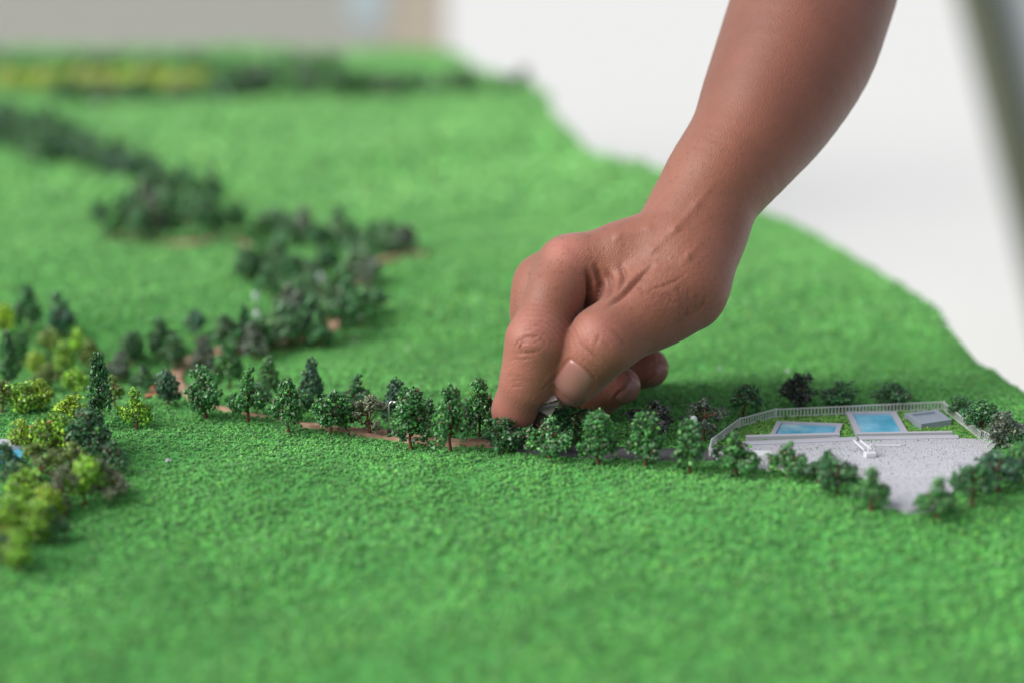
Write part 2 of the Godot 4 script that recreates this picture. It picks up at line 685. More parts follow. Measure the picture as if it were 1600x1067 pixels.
func paths() -> void:
	ribbon("path", [[800, 697], [760, 696], [705, 694], [650, 688], [600, 681], [548, 675]], 0.0072, M.path, 0.0011)
	ribbon("path", [[552, 675], [500, 668], [430, 655], [350, 640], [304, 627]], 0.0035, M.path, 0.0009)
	ribbon("path", [[308, 629], [284, 612], [274, 594], [286, 572], [318, 557], [380, 548], [440, 536], [485, 527], [520, 512], [540, 482], [560, 445], [590, 412], [640, 398], [668, 399]], 0.0058, M.path, 0.0011)
	ribbon("road", [[1112, 712], [1060, 712], [1000, 711], [930, 708], [870, 704], [812, 700]], 0.0105, M.asphalt, 0.0011)
	ribbon("path", [[42, 676], [60, 668], [88, 660]], 0.005, M.brick_path, 0.0011)
	ribbon("path", [[238, 622], [250, 606], [262, 588]], 0.006, M.brick_path, 0.0011)
	ribbon("path", [[420, 441], [400, 404], [370, 376], [300, 381], [230, 378], [165, 372]], 0.004, M.path, 0.0011)


# ------------------------------------------------------------------ flock: the crumbs that cover the ground
func crumb_mesh(seed_: int, lumps: int) -> ArrayMesh:
	var r := RandomNumberGenerator.new()
	r.seed = seed_
	var st := tool()
	st.set_smooth_group(-1)
	for k in lumps:
		var at := Vector3(r.randf_range(-0.6, 0.6), r.randf_range(-0.1, 0.5), r.randf_range(-0.6, 0.6)) if lumps > 1 else Vector3.ZERO
		var s := r.randf_range(0.4, 0.8) if lumps > 1 else 1.0
		chip(st, r, at, s, Color.WHITE * r.randf_range(0.78, 1.18), 0.75)
	st.generate_normals()
	return st.commit()


# one irregular eight-sided chip of foam
func chip(st: SurfaceTool, r: RandomNumberGenerator, at: Vector3, s: float, c: Color, least := 0.45) -> void:
	var b := Basis.from_euler(Vector3(r.randf() * TAU, r.randf() * TAU, r.randf() * TAU))
	var v := []
	for d in [Vector3.RIGHT, Vector3.LEFT, Vector3.UP, Vector3.DOWN, Vector3.BACK, Vector3.FORWARD]:
		v.append(at + b * (d * s * r.randf_range(least, 1.15) + Vector3(r.randf_range(-1, 1), r.randf_range(-1, 1), r.randf_range(-1, 1)) * s * 0.25))
	st.set_color(c)
	for f in [[0, 2, 4], [4, 2, 1], [1, 2, 5], [5, 2, 0], [4, 3, 0], [1, 3, 4], [5, 3, 1], [0, 3, 5]]:
		for i in [f[0], f[2], f[1]]: st.add_vertex(v[i])


func scatter(called: String, label: String, mesh: Mesh, spots: PackedVector3Array, sizes: PackedFloat32Array, tints: PackedColorArray) -> void:
	var mm := MultiMesh.new()
	mm.transform_format = MultiMesh.TRANSFORM_3D
	mm.use_colors = true
	mm.mesh = mesh
	mm.instance_count = spots.size()
	for k in spots.size():
		var b := Basis(Vector3(rng.randf_range(-0.5, 0.5), 1, rng.randf_range(-0.5, 0.5)).normalized(), rng.randf() * TAU).scaled(Vector3.ONE * sizes[k])
		mm.set_instance_transform(k, Transform3D(b, spots[k]))
		mm.set_instance_color(k, tints[k])
	var o := MultiMeshInstance3D.new()
	o.name = numbered(called)
	o.multimesh = mm
	o.material_override = M.crumb
	tag(o, label, "", "", "stuff")
	add_child(o)


func flock() -> void:
	var tone := FastNoiseLite.new()
	tone.seed = 3
	tone.frequency = 0.02
	var lump := FastNoiseLite.new()
	lump.seed = 4
	lump.frequency = 0.16
	var knoll := FastNoiseLite.new()
	knoll.seed = 8
	knoll.frequency = 0.1
	var sets := {}
	for name in ["a", "b", "c", "lawn"]: sets[name] = [PackedVector3Array(), PackedFloat32Array(), PackedColorArray()]
	var zn := 0.24
	# bands of depth: nearest in focus finest
	for band in [[0.24, 0.07, 0.0012, 0.00080], [0.07, -0.16, 0.00076, 0.00058], [-0.16, -0.42, 0.0017, 0.0011], [-0.42, -1.3, 0.0033, 0.0021]]:
		var z: float = band[0]
		while z > maxf(band[1], edge[0].y + 0.0006):
			var reach := (eye.z - z) * 0.262 + 0.02
			var x := -reach + eye.x
			var right := minf(reach + eye.x, edge_x(z) - 0.0005)
			while x < right:
				var px: float = x + rng.randf_range(-0.6, 0.6) * band[2]
				var pz: float = z + rng.randf_range(-0.6, 0.6) * band[2]
				x += band[2]
				var on := mask_at(px, pz)
				if on == 1 or on == 2 or on == 4:
					if rng.randf() > (0.02 if on == 1 else 0.0015): continue
				var pale := smoothstep(0.0, -0.55, pz)      # far flock lightened with distance, painting in haze and stronger far light
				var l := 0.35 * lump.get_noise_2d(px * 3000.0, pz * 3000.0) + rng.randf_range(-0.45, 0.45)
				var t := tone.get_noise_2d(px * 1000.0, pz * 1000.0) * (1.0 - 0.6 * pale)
				var s: float = band[3] * rng.randf_range(0.65, 1.25) * (1.0 + 0.5 * l) * (1.0 + 0.35 * t)
				var y := height(px, pz) + s * (0.15 + 0.7 * l) + 0.0009 * (1.0 - 0.7 * pale) * knoll.get_noise_2d(px * 2000.0, pz * 2000.0) + (0.0007 if on in [1, 2] else 0.0)
				var v := rng.randf_range(0.60, 1.38) * (1.0 + 0.20 * t)
				var c := Color(0.097 * v, 0.358 * v, 0.064 * v)
				var pick := rng.randf()
				if pick < 0.05: c = Color(0.14 * v, 0.37 * v, 0.055 * v)
				elif pick < 0.12: c = Color(0.042 * v, 0.22 * v, 0.040 * v)
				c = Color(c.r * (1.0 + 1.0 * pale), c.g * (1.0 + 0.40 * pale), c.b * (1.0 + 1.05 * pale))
				var key: String = ["a", "b", "c"][rng.randi() % 3]
				if on == 3:
					key = "lawn"
					c = Color(0.13 * v, 0.32 * v, 0.035 * v)
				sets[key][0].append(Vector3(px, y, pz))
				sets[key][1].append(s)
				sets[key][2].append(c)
			z -= band[2]
	var total := 0
	for k in sets: total += sets[k][0].size()
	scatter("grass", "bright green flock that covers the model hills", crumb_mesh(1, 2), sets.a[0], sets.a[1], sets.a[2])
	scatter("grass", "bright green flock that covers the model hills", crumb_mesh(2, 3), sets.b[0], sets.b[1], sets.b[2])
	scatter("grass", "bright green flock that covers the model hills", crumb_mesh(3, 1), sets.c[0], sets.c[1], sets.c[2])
	scatter("lawn_grass", "yellow green flock inside the picket fence", crumb_mesh(4, 2), sets.lawn[0], sets.lawn[1], sets.lawn[2])


# ------------------------------------------------------------------ trees
var crowns := {}
var trunks := {}
const TONES := {
	"green": [0.040, 0.155, 0.038], "dark": [0.030, 0.118, 0.036], "blue": [0.033, 0.107, 0.056], "grey": [0.078, 0.115, 0.078],
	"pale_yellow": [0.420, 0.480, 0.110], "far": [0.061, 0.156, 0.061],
	"purple": [0.025, 0.037, 0.029], "yellow": [0.290, 0.460, 0.034], "lime": [0.200, 0.420, 0.032], "olive": [0.150, 0.240, 0.045], "dry": [0.123, 0.152, 0.082]}


func lobes_of(kind: String, r: RandomNumberGenerator) -> Array:
	var out := []
	match kind:
		"cone":
			for k in 15:
				var f := k / 14.0
				var w := lerpf(0.35, 0.07, pow(f, 1.1))
				var a := k * 2.4 + r.randf()
				out.append([Vector3(cos(a) * w, lerpf(0.16, 0.92, f), sin(a) * w), lerpf(0.20, 0.11, f)])
		"column":
			for k in 14:
				var f := k / 13.0
				var w := 0.22 * (1.0 - 0.6 * f)
				var a := k * 2.4 + r.randf()
				out.append([Vector3(cos(a) * w, lerpf(0.12, 0.92, f), sin(a) * w), lerpf(0.2, 0.13, f)])
		"round":
			for k in 13:
				var d := Vector3(r.randfn(), r.randfn() * 0.8, r.randfn()).normalized()
				out.append([Vector3(0, 0.52, 0) + d * Vector3(0.33, 0.30, 0.33), r.randf_range(0.13, 0.22)])
			out.append([Vector3(0, 0.5, 0), 0.3])
			out.append([Vector3(r.randf_range(-0.1, 0.1), 0.88, 0), 0.12])
		"spread":
			for k in 12:
				var a := k * 2.4 + r.randf()
				var w := r.randf_range(0.25, 0.42)
				out.append([Vector3(cos(a) * w, r.randf_range(0.28, 0.5), sin(a) * w), r.randf_range(0.10, 0.16)])
			for k in 5:
				out.append([Vector3(r.randf_range(-0.1, 0.1), 0.5 + k * 0.10, r.randf_range(-0.1, 0.1)), 0.18 - k * 0.02])
		"sparse":
			for k in 14:
				var d := Vector3(r.randfn(), r.randfn() * 0.9, r.randfn()).normalized()
				out.append([Vector3(0, 0.5, 0) + d * Vector3(0.36, 0.36, 0.36), r.randf_range(0.09, 0.15)])
			out.append([Vector3(0, 0.92, 0), 0.09])
	return out


func crown_mesh(kind: String, tone: String, seed_: int, fine: bool) -> ArrayMesh:
	var key := "%s %s %d %s" % [kind, tone, seed_, fine]
	if crowns.has(key): return crowns[key]
	var r := RandomNumberGenerator.new()
	r.seed = 100 + seed_ * 17 + kind.hash() % 1000
	var lobes := lobes_of(kind, r)
	var st := tool()
	st.set_smooth_group(-1)
	var c: Array = TONES[tone].map(func(x): return x * ((1.0 if tone in ["yellow", "lime", "olive"] else 1.25) if fine else 1.4))  # coarse far crowns get a lighter colour that stands in for lens haze
	var n := 1050 if fine else 380
	if kind == "sparse": n = int(n * 0.7)
	var size := 0.050 if fine else 0.085
	# stray clumps break the outline
	for k in (17 if fine else 4):
		var l0: Array = lobes[r.randi() % lobes.size()]
		var d0 := Vector3(r.randfn(), r.randfn() * 0.7, r.randfn()).normalized()
		lobes.append([l0[0] + d0 * (l0[1] * 1.2), r.randf_range(0.04, 0.085)])
	var total := 0.0
	for l in lobes: total += l[1] * l[1]
	for l in lobes:
		var v0 := r.randf_range(0.8, 1.2)
		for k in int(n * l[1] * l[1] / total):
			var d := Vector3(r.randfn(), r.randfn(), r.randfn()).normalized()
			var p: Vector3 = l[0] + d * l[1] * r.randf_range(0.45, 1.08) + Vector3(r.randfn(), r.randfn(), r.randfn()) * 0.016
			var v := v0 * r.randf_range(0.30, 1.65)
			var col := Color(c[0] * v, c[1] * v, c[2] * v)
			var pick := r.randf()
			if pick < 0.06: col = Color(c[0] * 2.2 + 0.03, c[1] * 1.9 + 0.04, c[2] * 1.6)
			elif pick < 0.14: col = Color(c[0] * 0.5 + 0.008, c[1] * 0.35, c[2] * 0.5)
			elif pick < 0.17: col = Color(0.12, 0.10, 0.06)
			chip(st, r, p, size * (0.45 + 0.95 * pow(r.randf(), 1.7)), col)
	if fine:   # loose wiry bits that stick out
		for k in (260 if kind == "sparse" else 60):
			var l: Array = lobes[r.randi() % lobes.size()]
			var d := Vector3(r.randfn(), r.randfn(), r.randfn()).normalized()
			var p: Vector3 = l[0] + d * l[1]
			var e := p + (d + Vector3(r.randfn(), r.randfn(), r.randfn()) * 0.7) * r.randf_range(0.04, 0.10)
			var s := d.cross(Vector3(r.randfn(), r.randfn(), r.randfn())).normalized() * 0.008
			st.set_color(Color(0.05, 0.04, 0.03) if r.randf() < 0.6 else Color(c[0], c[1], c[2]))
			for v in [p + s, e, p - s]: st.add_vertex(v)
	st.generate_normals()
	crowns[key] = st.commit()
	return crowns[key]


func trunk_mesh(seed_: int) -> ArrayMesh:
	if trunks.has(seed_): return trunks[seed_]
	var r := RandomNumberGenerator.new()
	r.seed = 40 + seed_
	var st := tool()
	st.set_smooth_group(0)
	var lean := Vector3(r.randf_range(-0.03, 0.03), 0, r.randf_range(-0.03, 0.03))
	tube(st, [Vector3(0, -0.08, 0), Vector3(0, 0.02, 0), Vector3(0, 0.18, 0) + lean, Vector3(0, 0.42, 0) - lean, Vector3(0, 0.8, 0)], [0.05, 0.042, 0.032, 0.028, 0.01], 7)
	for k in 9:
		var y := r.randf_range(0.2, 0.62)
		var a := k * 2.4 + r.randf()
		var d := Vector3(cos(a), r.randf_range(0.3, 0.9), sin(a)).normalized()
		tube(st, [Vector3(0, y, 0), Vector3(0, y, 0) + d * 0.16, Vector3(0, y + 0.05, 0) + d * 0.32], [0.018, 0.012, 0.005], 5)
	trunks[seed_] = done(st)
	return trunks[seed_]


# base of the trunk, top and width as seen in the 1600 x 1067 frame; the tree stands upright on the ground
func tree(px: float, py: float, top: float, wide: float, kind: String, tone: String, label: String, group := "", fine := true, clear := 0.19) -> void:
	var p := spot(px, py)
	var depth := -(cam_basis.inverse() * (p - eye)).z
	var tall := (py - top) * depth / LENS / cos(PITCH)
	var w := wide * (1.08 if fine else 0.98) * depth / LENS
	var seed_ := int(px * 3.0 + py) % (3 if fine else 2)
	var name: String = {"cone": "conical_tree", "column": "columnar_tree", "round": "round_tree", "spread": "spreading_tree", "sparse": "twiggy_tree"}[kind]
	var t := thing(name, label, "model tree", p, group)
	t.rotation.y = rng.randf() * TAU
	var tr := put("trunk", trunk_mesh(int(px) % 4), M.trunk if tone != "purple" else M.dark_trunk, t)
	var thick := maxf(w, tall * 0.7)
	tr.scale = Vector3(minf(w, tall) * 1.15, tall, minf(w, tall) * 1.15)
	var cr := put("crown", crown_mesh(kind, tone, seed_, fine), M.leaf, t)
	var body := {"cone": 0.05, "column": 0.0, "round": 0.16, "spread": 0.16, "sparse": 0.12}[kind] as float
	var spread := {"cone": 0.98, "column": 0.72, "round": 0.98, "spread": 1.02, "sparse": 0.96}[kind] as float
	cr.position.y = tall * (clear - body)
	cr.scale = Vector3(w / spread, tall * (1.0 - clear + body), w / spread)


func trees() -> void:
	# the row along the path, in focus
	var row := [
		[470, 660, 606, 40, "round", "dark", "small dark tree just right of the conical one on a pale trunk"],
		[540, 674, 622, 40, "round", "green", "small tree between the round-headed tree and the dry-looking one"],
		[668, 684, 622, 44, "cone", "dark", "dark tree behind the bushy bright one right of the lamp post"],
		[728, 690, 630, 44, "round", "dark", "low dark tree between the broad forked tree and the slender one"],
		[400, 648, 596, 42, "round", "dark", "dark tree behind the pointed one with a wide skirt"],
		[213, 672, 607, 50, "spread", "lime", "small yellow-green tree on a red trunk, alone at the left end of the row"],
		[262, 635, 573, 46, "round", "blue", "bluish dark tree behind and right of the small yellow-green tree"],
		[322, 655, 571, 60, "round", "green", "bushy mid-green tree at the left end of the row along the path"],
		[358, 608, 535, 46, "cone", "green", "tall tree behind the bushy one at the left end of the row"],
		[387, 660, 578, 58, "spread", "green", "pointed tree with a wide skirt, second in the front row from the left"],
		[420, 630, 556, 40, "cone", "green", "narrow tree on the far side of the path, behind the wide-skirted one"],
		[450, 678, 590, 56, "cone", "green", "conical tree on a pale thin trunk, front row"],
		[487, 638, 560, 38, "cone", "blue", "slim dark tree standing behind the conical one on a pale trunk"],
		[516, 680, 608, 62, "round", "green", "round-headed tree on a long bare brown trunk in the front row"],
		[557, 645, 586, 54, "spread", "dark", "dark tree with a block-like top behind the dry-looking tree"],
		[576, 680, 617, 66, "sparse", "dry", "dry grey-green tree just left of the lamp post"],
		[618, 662, 592, 44, "cone", "blue", "dark tree straight behind the lamp post"],
		[642, 702, 607, 60, "column", "green", "bushy bright tree without visible trunk, just right of the lamp post"],
		[704, 706, 600, 60, "cone", "green", "broad tree on a brown forked trunk, second left of the fingertip"],
		[750, 684, 590, 52, "cone", "green", "tall slender tree directly left of the fingertip"],
		[787, 706, 650, 64, "round", "dark", "small dark tree right in front of the fingertip"],
		[858, 715, 648, 76, "spread", "green", "spreading tree in front of the thumb, on a red-brown trunk"],
		[900, 692, 632, 84, "round", "dark", "dark bushy tree in the shadow under the curled fingers"],
		[935, 727, 640, 56, "column", "green", "bright upright tree in front of the curled fingers"],
		[1008, 730, 642, 56, "column", "green", "bright narrow tree on a bare brown trunk before the twiggy black tree"],
		[1020, 694, 624, 70, "sparse", "purple", "black twiggy tree behind the bright narrow tree, left of the globe lamp"],
		[1078, 740, 655, 48, "column", "green", "bright narrow tree left of the fence corner, with the globe lamp behind"],
		[1100, 690, 622, 62, "sparse", "grey", "silvery dark twiggy tree behind the globe lamp"],
		[1163, 655, 600, 56, "sparse", "dark", "dark ragged tree at the left bend of the far fence"],
		[1246, 640, 582, 54, "round", "purple", "almost black round tree on a tall brown trunk behind the fence"],
		[1315, 640, 597, 62, "round", "dark", "low dark bush-like tree behind the fence, middle of the back three"],
		[1393, 637, 596, 58, "round", "dark", "dark rounded tree behind the fence, right of the back three"],
		[1150, 743, 672, 72, "spread", "green", "wide green tree in front of the left fence corner"],
		[1230, 748, 688, 62, "spread", "green", "green tree with pointed top in front of the white block"],
		[1290, 752, 700, 56, "spread", "dark", "dark-topped tree before the front fence, left of the gravel mouth"],
		[1308, 776, 712, 60, "round", "dark", "low dark tree before the front fence, nearest to the gravel mouth"],
		[1362, 798, 730, 62, "spread", "green", "tree with outstretched branches left of the gravel mouth"],
		[1465, 813, 745, 68, "spread", "green", "nearest tree, with a lopsided crown, right of the gravel mouth"],
		[1505, 652, 619, 50, "round", "dark", "dark tree outside the far right corner of the fence"],
		[1534, 684, 622, 54, "round", "dark", "tall dark tree outside the right fence, second from the corner"],
		[1568, 700, 640, 62, "round", "grey", "silvery green tree beside the right end of the fence"],
		[1600, 705, 668, 50, "round", "dark", "dark tree cut by the right picture edge beside the fence"],
		[1520, 792, 722, 62, "round", "dark", "bluish dark tree on the right rim of the gravel mouth"],
		[1560, 770, 702, 66, "round", "blue", "bushy green tree right of the gravel, behind the bluish dark one"],
		[1596, 756, 690, 60, "round", "green", "green tree at the right picture edge below the fence end"],
	]
	for t in row: tree(t[0], t[1], t[2], t[3], t[4], t[5], t[6], "trees along the path and round the yard")
	# the mixed trees at the left edge
	var left := [
		[158, 668, 553, 36, "column", "dark", "slim dark column tree, tallest at the left edge"],
		[82, 722, 640, 56, "round", "lime", "round yellow-green tree on a dark trunk in the left edge group"],
		[138, 722, 638, 84, "cone", "dark", "broad dark tree with a blackish top in the left edge group"],
		[110, 655, 617, 48, "round", "yellow", "yellow-green tree behind the broad dark one with blackish top"],
		[62, 752, 690, 70, "sparse", "olive", "ragged olive and black tree left of the round yellow-green one"],
		[132, 792, 707, 62, "round", "lime", "yellow-green tree between two brownish olive ones, left edge group"],
		[100, 806, 725, 50, "sparse", "dry", "thin grey-olive tree in front of the yellow-green one"],
		[168, 782, 715, 70, "spread", "dry", "brownish olive tree at the right side of the left edge group"],
		[40, 790, 730, 60, "round", "lime", "yellow-green tree above the two nearest ones at the left edge"],
		[16, 838, 768, 60, "round", "lime", "blurred yellow-green tree, nearest to the left picture edge"],
		[56, 850, 776, 62, "round", "lime", "blurred yellow-green tree, lowest in the picture at left"],
		[4, 884, 830, 46, "round", "dark", "dark shrub-like tree at the lower left picture edge"],
		[6, 745, 690, 54, "cone", "dark", "dark tree at the left picture edge beside the small blue pond"],
		[34, 706, 652, 50, "round", "yellow", "bright yellow-green tree beside the pond, behind the ragged olive one"],
		[112, 752, 690, 54, "sparse", "olive", "olive twiggy tree between the two round yellow-green ones"],
		[176, 742, 684, 50, "spread", "dark", "low dark tree at the right foot of the broad blackish-topped one"],
		[30, 892, 824, 52, "round", "lime", "blurred lime tree cut by the dark one at the lower left edge"],
		[-8, 862, 798, 56, "round", "yellow", "blurred yellow-green tree cut by the left picture edge"],
		[84, 846, 790, 46, "spread", "dark", "blurred dark tree right of the two nearest yellow-green ones"],
		[76, 812, 752, 50, "round", "yellow", "yellow-green tree directly behind the two nearest at left"],
		[20, 772, 718, 50, "round", "dark", "dark tree among the yellow-green ones at the left edge"],
		[148, 700, 652, 44, "cone", "blue", "bluish tree at the foot of the slim dark column"],
	]
	for t in left: tree(t[0], t[1], t[2], t[3], t[4], t[5], t[6], "mixed trees at the left edge")
	var behind := [
		[45, 522, 445, 54, "cone", "dark", "blurred dark pointed tree at upper left, beside the teal one"],
		[95, 530, 460, 58, "round", "blue", "blurred dark teal tree leaning right, upper left"],
		[6, 532, 475, 44, "round", "yellow", "blurred yellow tree at the left picture edge behind the dark column"],
		[15, 612, 520, 32, "column", "dark", "blurred dark column tree at the left picture edge"],
		[57, 590, 545, 44, "round", "yellow", "blurred yellow-green tree right of the dark column at left"],
		[100, 594, 532, 46, "cone", "lime", "blurred upright yellow-green tree left of the pale olive one"],
		[142, 582, 530, 46, "cone", "olive", "blurred pale olive tree behind the tall slim column"],
		[35, 646, 596, 58, "round", "lime", "blurred round lime tree above the red brick path"],
		[78, 612, 565, 50, "round", "olive", "blurred olive tree between the lime trees at left"],
		[4, 645, 592, 44, "round", "olive", "blurred olive tree at the left picture edge above the brick path"],
		[208, 572, 515, 56, "round", "dark", "blurred dark tree left of the path bend, front of two"],
		[250, 562, 495, 56, "round", "dark", "blurred dark tree left of the path bend, taller of two"],
		[304, 532, 483, 46, "round", "blue", "blurred bluish tree behind the upper side of the path bend"],
		[190, 598, 548, 48, "round", "grey", "blurred greyish tree left of the path bend, low"],
		[228, 618, 570, 56, "spread", "dark", "dark spreading tree just left of the path bend"],
		[178, 640, 585, 40, "sparse", "olive", "brownish olive twiggy tree behind the slim dark column"],
		[318, 590, 525, 46, "cone", "grey", "grey-violet tree with a glint in the middle of the path bend"],
		[62, 640, 590, 50, "round", "yellow", "blurred yellow-green tree right of the round lime tree"],
		[118, 624, 572, 46, "round", "lime", "blurred lime tree below the pale olive one"],
		[32, 572, 518, 44, "round", "green", "blurred green tree between the dark column and the yellow-green tree"],
		[76, 560, 512, 42, "round", "olive", "blurred olive tree under the dark teal one"],
		[150, 618, 566, 42, "round", "dark", "blurred dark tree left of the low greyish one"],
		[122, 560, 512, 40, "cone", "lime", "blurred lime tree behind the pale olive one"],
		[270, 580, 522, 48, "round", "dark", "blurred dark tree at the left rim of the path bend"],
	]
	for t in behind: tree(t[0], t[1], t[2], t[3] * 0.86, t[4], t[5], t[6], "blurred trees left of the path", t[1] > 560)
	# clumps further back, all out of focus
	var names := ["first", "second", "third", "fourth", "fifth", "sixth", "seventh", "eighth", "ninth", "tenth", "eleventh", "twelfth", "thirteenth", "fourteenth"]
	var kinds := ["round", "cone", "spread", "round", "cone"]
	var clumps := [
		["blurred dark tree, %s from the left beside the upper path bend", "trees beside the upper path bend", [[352, 556, 490], [382, 552, 478], [412, 540, 492], [440, 548, 470], [468, 528, 452], [486, 536, 462], [512, 500, 440], [540, 532, 458], [562, 512, 445], [582, 492, 448], [398, 562, 500], [498, 545, 485], [455, 545, 478]], 50],
		["blurred dark green tree, %s from the left in the thicket beyond the bend", "trees in the thicket beyond the bend", [[385, 440, 388], [405, 436, 378], [432, 420, 372], [452, 500, 440], [462, 446, 398], [486, 450, 404], [508, 436, 384], [528, 470, 415], [552, 446, 390], [574, 452, 400], [420, 462, 410], [475, 476, 424], [545, 490, 430]], 48],
		["blurred tree, %s from the left in the row topping the thicket", "trees topping the thicket", [[408, 376, 333], [434, 368, 322], [474, 374, 322], [500, 398, 350], [528, 384, 325], [552, 404, 345], [584, 392, 345], [606, 398, 342], [632, 400, 350], [452, 388, 340], [566, 420, 362]], 46],
		["very blurred dark tree, %s from the left in front of the far-left clump", "front trees of the far-left clump", [[162, 362, 312], [188, 374, 306], [214, 378, 318], [242, 378, 300], [268, 376, 308], [298, 378, 302], [330, 372, 300], [366, 372, 318]], 44],
		["very blurred dark tree, %s from the left at the back of the far-left clump", "back trees of the far-left clump", [[204, 342, 296], [226, 330, 280], [244, 318, 258], [262, 334, 262], [284, 316, 256], [304, 336, 270], [332, 330, 258]], 42],
	]
	var n := 0
	for c in clumps:
		for k in c[2].size():
			var t: Array = c[2][k]
			n += 1
			var tone: String = ["dark", "far", "dark", "green", "far", "grey"][n % 6]
			tree(t[0], t[1], t[2], c[3] + (n * 7) % 11 - 4, kinds[n % 5], tone, c[0] % names[k], c[1], false, 0.16)
	# hedges of trees on the far side, melted together by the blur
	for k in 30:
		var j := [rng.randf_range(-5, 5), rng.randf_range(-12, 6), rng.randf_range(-9, 8)]
		tree(-6 + k * 8.6 + j[0], 236 + k * 1.7 + j[1], 188 + k * 1.9 + j[1] + j[2], rng.randf_range(32, 46), kinds[k % 5], ["far", "blue", "dark", "far"][k % 4], "very blurred dark tree in the slanting line at far left", "slanting line of far trees", false, 0.12)
	for k in 18:
		var j := [rng.randf_range(-5, 5), rng.randf_range(-18, 6), rng.randf_range(-6, 8)]
		tree(-8 + k * 7.5 + j[0], 208 + k * 0.8 + j[1], 164 + k * 1.4 + j[1] + j[2], rng.randf_range(30, 42), kinds[(k + 2) % 5], ["dark", "far", "green"][k % 3], "very blurred dark tree in the thick patch at the far left edge", "thick patch at the far left edge", false, 0.12)
	for k in 34:
		var j := [rng.randf_range(-8, 8), rng.randf_range(-6, 4), rng.randf_range(-10, 9)]
		tree(105 + k * 21.6 + j[0], 163 - k * 0.55 + j[1], (108 if k > 10 else 132) + k * 0.1 + j[2], rng.randf_range(32, 52) if k < 28 else rng.randf_range(22, 32), kinds[k % 5], ["far", "green", "far", "grey", "far"][k % 5], "very blurred green tree in the long far row across the model", "long far row of trees", false, 0.12)
	for k in 20:
		var j := [rng.randf_range(-6, 6), rng.randf_range(-5, 5), rng.randf_range(-6, 6)]
		tree(-4 + k * 17 + j[0], 140 + j[1], 108 + j[2], rng.randf_range(30, 42), "round", ["yellow", "pale_yellow", "pale_yellow"][k % 3], "very blurred yellow-green tree in the far yellowish hedge", "far yellowish hedge of trees", false, 0.08)
	for k in 26:
		var j := [rng.randf_range(-8, 8), rng.randf_range(-4, 4), rng.randf_range(-5, 8)]
		tree(-4 + k * 21 + j[0], 112 + j[1], 82 + j[2], rng.randf_range(26, 42), kinds[k % 5], ["green", "far", "green", "grey"][k % 4], "very blurred green tree on the farthest rim of the model", "farthest rim of trees", false, 0.1)


func lamp(px: float, py: float, tall_px: float, label: String, globe: bool, group := "") -> void:
	var p := spot(px, py)
	var depth := -(cam_basis.inverse() * (p - eye)).z
	var k := depth / LENS
	var h := tall_px * k
	var t := thing("street_lamp", label, "street lamp", p, group)
	var st := tool()
	st.set_smooth_group(0)
	tube(st, [Vector3(0, -0.001, 0), Vector3(0, h * 0.22, 0)], [0.0009, 0.0008], 10)
	put("socket", done(st), M.black, t)
	st = tool()
	st.set_smooth_group(0)
	if globe:
		tube(st, [Vector3(0, h * 0.2, 0), Vector3(0, h * 0.8, 0)], [0.0004, 0.0004], 8)
		put("pole", done(st), M.metal, t)
		var ball := SphereMesh.new()
		ball.radius = 0.0014
		ball.height = 0.0034
		ball.radial_segments = 20
		ball.rings = 12
		put("globe", ball, M.globe, t, Vector3(0, h * 0.88, 0))
		st = tool()
		tube(st, [Vector3(0, h * 0.76, 0), Vector3(0, h * 0.80, 0)], [0.0012, 0.0014], 10)
		put("collar", done(st), M.metal, t)
	else:
		var pts := [Vector3(0, h * 0.2, 0), Vector3(0, h * 0.82, 0)]
		var radii := [0.00042, 0.00038]
		for i in range(1, 8):
			var a := PI * 0.62 * i / 7.0
			pts.append(Vector3(h * 0.09 * (1.0 - cos(a)), h * (0.82 + 0.17 * sin(a)), 0))
			radii.append(0.00036)
		tube(st, pts, radii, 8)
		put("pole", done(st), M.metal, t)
		st = tool()
		tube(st, [pts[-1], pts[-1] + Vector3(0.0011, -0.0004, 0)], [0.00045, 0.0006], 8)
		put("lamp_head", done(st), M.metal, t)


